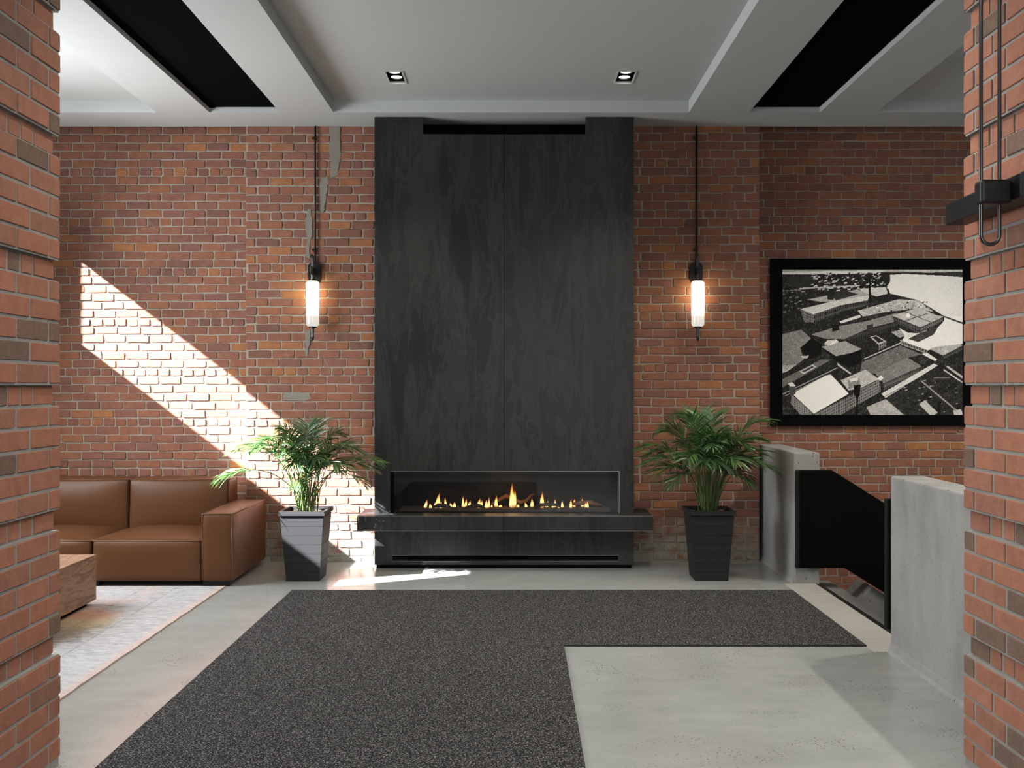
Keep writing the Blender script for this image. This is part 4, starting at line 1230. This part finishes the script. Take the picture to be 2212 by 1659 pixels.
def potted_palm(cx, cy, fronds, label, seed, n_extra):
    r = random.Random(seed)
    o = root('potted_palm', (cx, cy, 0), label, 'potted plant', 'palms in square planters beside the fireplace')
    Hp, hb, ht = 0.583, 0.1365, 0.181
    def half(z): return hb + (ht - hb) * z / Hp
    pot = None
    # tapering core, boards separated by shadow grooves, then a projecting rim
    bm = bmesh.new()
    def ring(z, h): return [bm.verts.new((cx + sx * h, cy + sy * h, z)) for sx, sy in ((-1, -1), (1, -1), (1, 1), (-1, 1))]
    A = ring(0.003, half(0) - 0.005); B = ring(Hp - 0.01, half(Hp) - 0.005); B2 = ring(Hp - 0.01, half(Hp) - 0.02); Cc = ring(Hp - 0.06, half(Hp) - 0.025)
    for P_, Q_ in ((A, B), (B, B2), (B2, Cc)):
        for k in range(4): bm.faces.new((P_[k], P_[(k + 1) % 4], Q_[(k + 1) % 4], Q_[k]))
    bm.faces.new(A[::-1])
    pot = obj_bm('planter', bm, M['planter'], o)
    z = 0.0
    nb = 7
    hgt = (Hp - 0.047) / nb
    for k in range(nb):
        z0, z1 = k * hgt + 0.0012, (k + 1) * hgt - 0.0012
        bm = bmesh.new()
        for sx, sy in ((0, -1), (1, 0), (0, 1), (-1, 0)):
            pass
        L0, L1 = ring_pts(cx, cy, half(z0)), ring_pts(cx, cy, half(z1))
        a = [bm.verts.new((*q, z0)) for q in L0]; b = [bm.verts.new((*q, z1)) for q in L1]
        a2 = [bm.verts.new((*q, z0)) for q in ring_pts(cx, cy, half(z0) - 0.006)]; b2 = [bm.verts.new((*q, z1)) for q in ring_pts(cx, cy, half(z1) - 0.006)]
        for i in range(4):
            j = (i + 1) % 4
            bm.faces.new((a[i], a[j], b[j], b[i])); bm.faces.new((b[i], b[j], b2[j], b2[i])); bm.faces.new((a2[i], a2[j], a[j], a[i]))
        obj_bm('board_course', bm, M['planter'], pot)
    bm = bmesh.new()
    ro, ri = 0.191, 0.168
    for (xa, xb, ya, yb) in ((-ro, ro, -ro, -ri), (-ro, ro, ri, ro), (-ro, -ri, -ri, ri), (ri, ro, -ri, ri)):
        bm_box(bm, cx + xa, cx + xb, cy + ya, cy + yb, Hp - 0.034, Hp)
    obj_bm('rim', bm, M['planter'], pot)
    # soil with chips
    bm = bmesh.new()
    n = 12; hs = 0.166
    gv = [[bm.verts.new((cx - hs + 2 * hs * i / n, cy - hs + 2 * hs * j / n, Hp - 0.035 + r.uniform(-0.006, 0.008))) for j in range(n + 1)] for i in range(n + 1)]
    for i in range(n):
        for j in range(n): bm.faces.new((gv[i][j], gv[i + 1][j], gv[i + 1][j + 1], gv[i][j + 1]))
    soil = obj_bm('soil', bm, M['soil'], o, True)
    bm = bmesh.new()
    for _ in range(60):
        x, y = cx + r.uniform(-0.15, 0.15), cy + r.uniform(-0.15, 0.15); s = r.uniform(0.004, 0.010)
        bm_box(bm, x - s, x + s, y - s * 0.6, y + s * 0.6, Hp - 0.032, Hp - 0.026)
    ch = obj_bm('bark_chips', bm, M['chip'], soil); ch['kind'] = 'stuff'
    zs = Hp - 0.036
    extra = [(r.uniform(-130, 110), r.uniform(0.18, 0.42), r.uniform(0.95, 1.24), r.uniform(0.06, 0.16), r.uniform(0.12, 0.17), 0.42) for _ in range(n_extra)]
    for (az, R, zt, lift, ll, st) in list(fronds) + extra:
        az = math.radians(az)
        d = Vector((math.cos(az), math.sin(az), 0))
        b = Vector((cx + r.uniform(-0.055, 0.055) + d.x * 0.03, cy + r.uniform(-0.05, 0.05) + d.y * 0.03, zs))
        tip = Vector((cx + d.x * R, cy + d.y * R, zt))
        ctl = Vector((cx + d.x * R * r.uniform(0.28, 0.4), cy + d.y * R * r.uniform(0.28, 0.4), max(zt, zs + 0.3) + lift))
        bl, bs = bmesh.new(), bmesh.new()
        frond_mesh(bl, bs, b, ctl, tip, r, ll, st)
        f = obj_bm('frond', bl, M['leaf'], o, True)
        obj_bm('stalk', bs, M['stem'], f, True)
    # bare canes in the middle of the clump
    for _ in range(9):
        a = r.uniform(0, 6.28); rr = r.uniform(0.01, 0.06)
        b = Vector((cx + rr * math.cos(a), cy + rr * math.sin(a), zs)); tp = Vector((cx + rr * 2.6 * math.cos(a), cy + rr * 2.6 * math.sin(a), zs + r.uniform(0.25, 0.4)))
        tube('cane', bezier(b, (b + tp) / 2 + Vector((0, 0, 0.04)), tp, 7), [0.0085, 0.008, 0.0075, 0.007, 0.006, 0.005, 0.004], M['stem'], o, 6)
    return o
def ring_pts(cx, cy, h):
    return [(cx + sx * h, cy + sy * h) for sx, sy in ((-1, -1), (1, -1), (1, 1), (-1, 1))]

# azimuth (0 = towards the stairwell, 90 = towards the wall), reach, tip height, arch, leaflet length, where the leaflets begin
FR_L = [(202, 0.69, 0.86, 0.22, 0.17, 0.70), (152, 0.64, 1.05, 0.16, 0.15, 0.5), (204, 0.60, 1.09, 0.16, 0.16, 0.46), (150, 0.46, 1.14, 0.14, 0.16, 0.42), (216, 0.42, 1.16, 0.12, 0.16, 0.42),
        (140, 0.30, 1.22, 0.08, 0.16, 0.42), (95, 0.10, 1.27, 0.02, 0.15, 0.45), (60, 0.16, 1.28, 0.02, 0.15, 0.45), (20, 0.28, 1.20, 0.08, 0.17, 0.4), (-15, 0.40, 1.10, 0.12, 0.18, 0.4),
        (8, 0.44, 1.06, 0.12, 0.18, 0.4), (-4, 0.62, 0.98, 0.16, 0.18, 0.5), (-10, 0.50, 0.80, 0.24, 0.18, 0.5), (14, 0.56, 0.90, 0.2, 0.17, 0.5),
        (222, 0.46, 1.10, 0.16, 0.16, 0.45), (262, 0.26, 0.98, 0.18, 0.17, 0.5), (240, 0.32, 1.06, 0.16, 0.16, 0.5), (270, 0.26, 1.06, 0.12, 0.17, 0.45), (300, 0.30, 1.02, 0.14, 0.17, 0.45), (325, 0.40, 0.96, 0.16, 0.18, 0.45),
        (116, 0.34, 1.14, 0.12, 0.15, 0.45), (75, 0.30, 1.12, 0.1, 0.16, 0.42), (45, 0.36, 1.08, 0.12, 0.17, 0.4), (200, 0.20, 1.25, 0.04, 0.14, 0.5), (262, 0.28, 0.78, 0.12, 0.10, 0.4), (285, 0.18, 0.88, 0.05, 0.10, 0.3)]
FR_R = [(180, 0.56, 1.10, 0.10, 0.18, 0.45), (190, 0.54, 0.98, 0.16, 0.19, 0.42), (172, 0.50, 1.04, 0.14, 0.18, 0.4), (200, 0.50, 0.88, 0.22, 0.18, 0.45), (160, 0.40, 1.22, 0.06, 0.17, 0.4), (178, 0.36, 1.26, 0.04, 0.18, 0.42),
        (140, 0.26, 1.34, 0.02, 0.17, 0.45), (100, 0.22, 1.38, 0.0, 0.16, 0.45), (200, 0.20, 1.36, 0.0, 0.17, 0.42), (60, 0.12, 1.36, 0.0, 0.16, 0.45), (5, 0.50, 1.32, 0.0, 0.18, 0.5), (-8, 0.44, 1.16, 0.10, 0.18, 0.42),
        (12, 0.50, 1.04, 0.14, 0.18, 0.42), (-3, 0.56, 0.90, 0.22, 0.17, 0.45), (-20, 0.42, 0.98, 0.16, 0.18, 0.42), (20, 0.40, 0.80, 0.24, 0.15, 0.5), (-30, 0.36, 0.80, 0.2, 0.14, 0.5),
        (230, 0.36, 1.02, 0.16, 0.19, 0.42), (250, 0.32, 1.00, 0.18, 0.2, 0.45), (275, 0.30, 0.98, 0.18, 0.2, 0.45), (300, 0.34, 1.0, 0.16, 0.19, 0.42), (320, 0.34, 1.12, 0.12, 0.18, 0.4), (260, 0.20, 1.18, 0.08, 0.18, 0.4),
        (290, 0.18, 1.2, 0.06, 0.18, 0.4), (120, 0.36, 1.12, 0.12, 0.17, 0.4), (75, 0.34, 1.10, 0.12, 0.17, 0.4), (40, 0.40, 1.10, 0.12, 0.17, 0.4), (215, 0.44, 0.80, 0.22, 0.15, 0.5)]
potted_palm(-1.7855, 8.105, FR_L, 'leafy palm in a black planter beside the sofa arm', 31, 4)
potted_palm(1.6025, 8.12, FR_R, 'leafy palm in a black planter beside the concrete parapet', 32, 7)
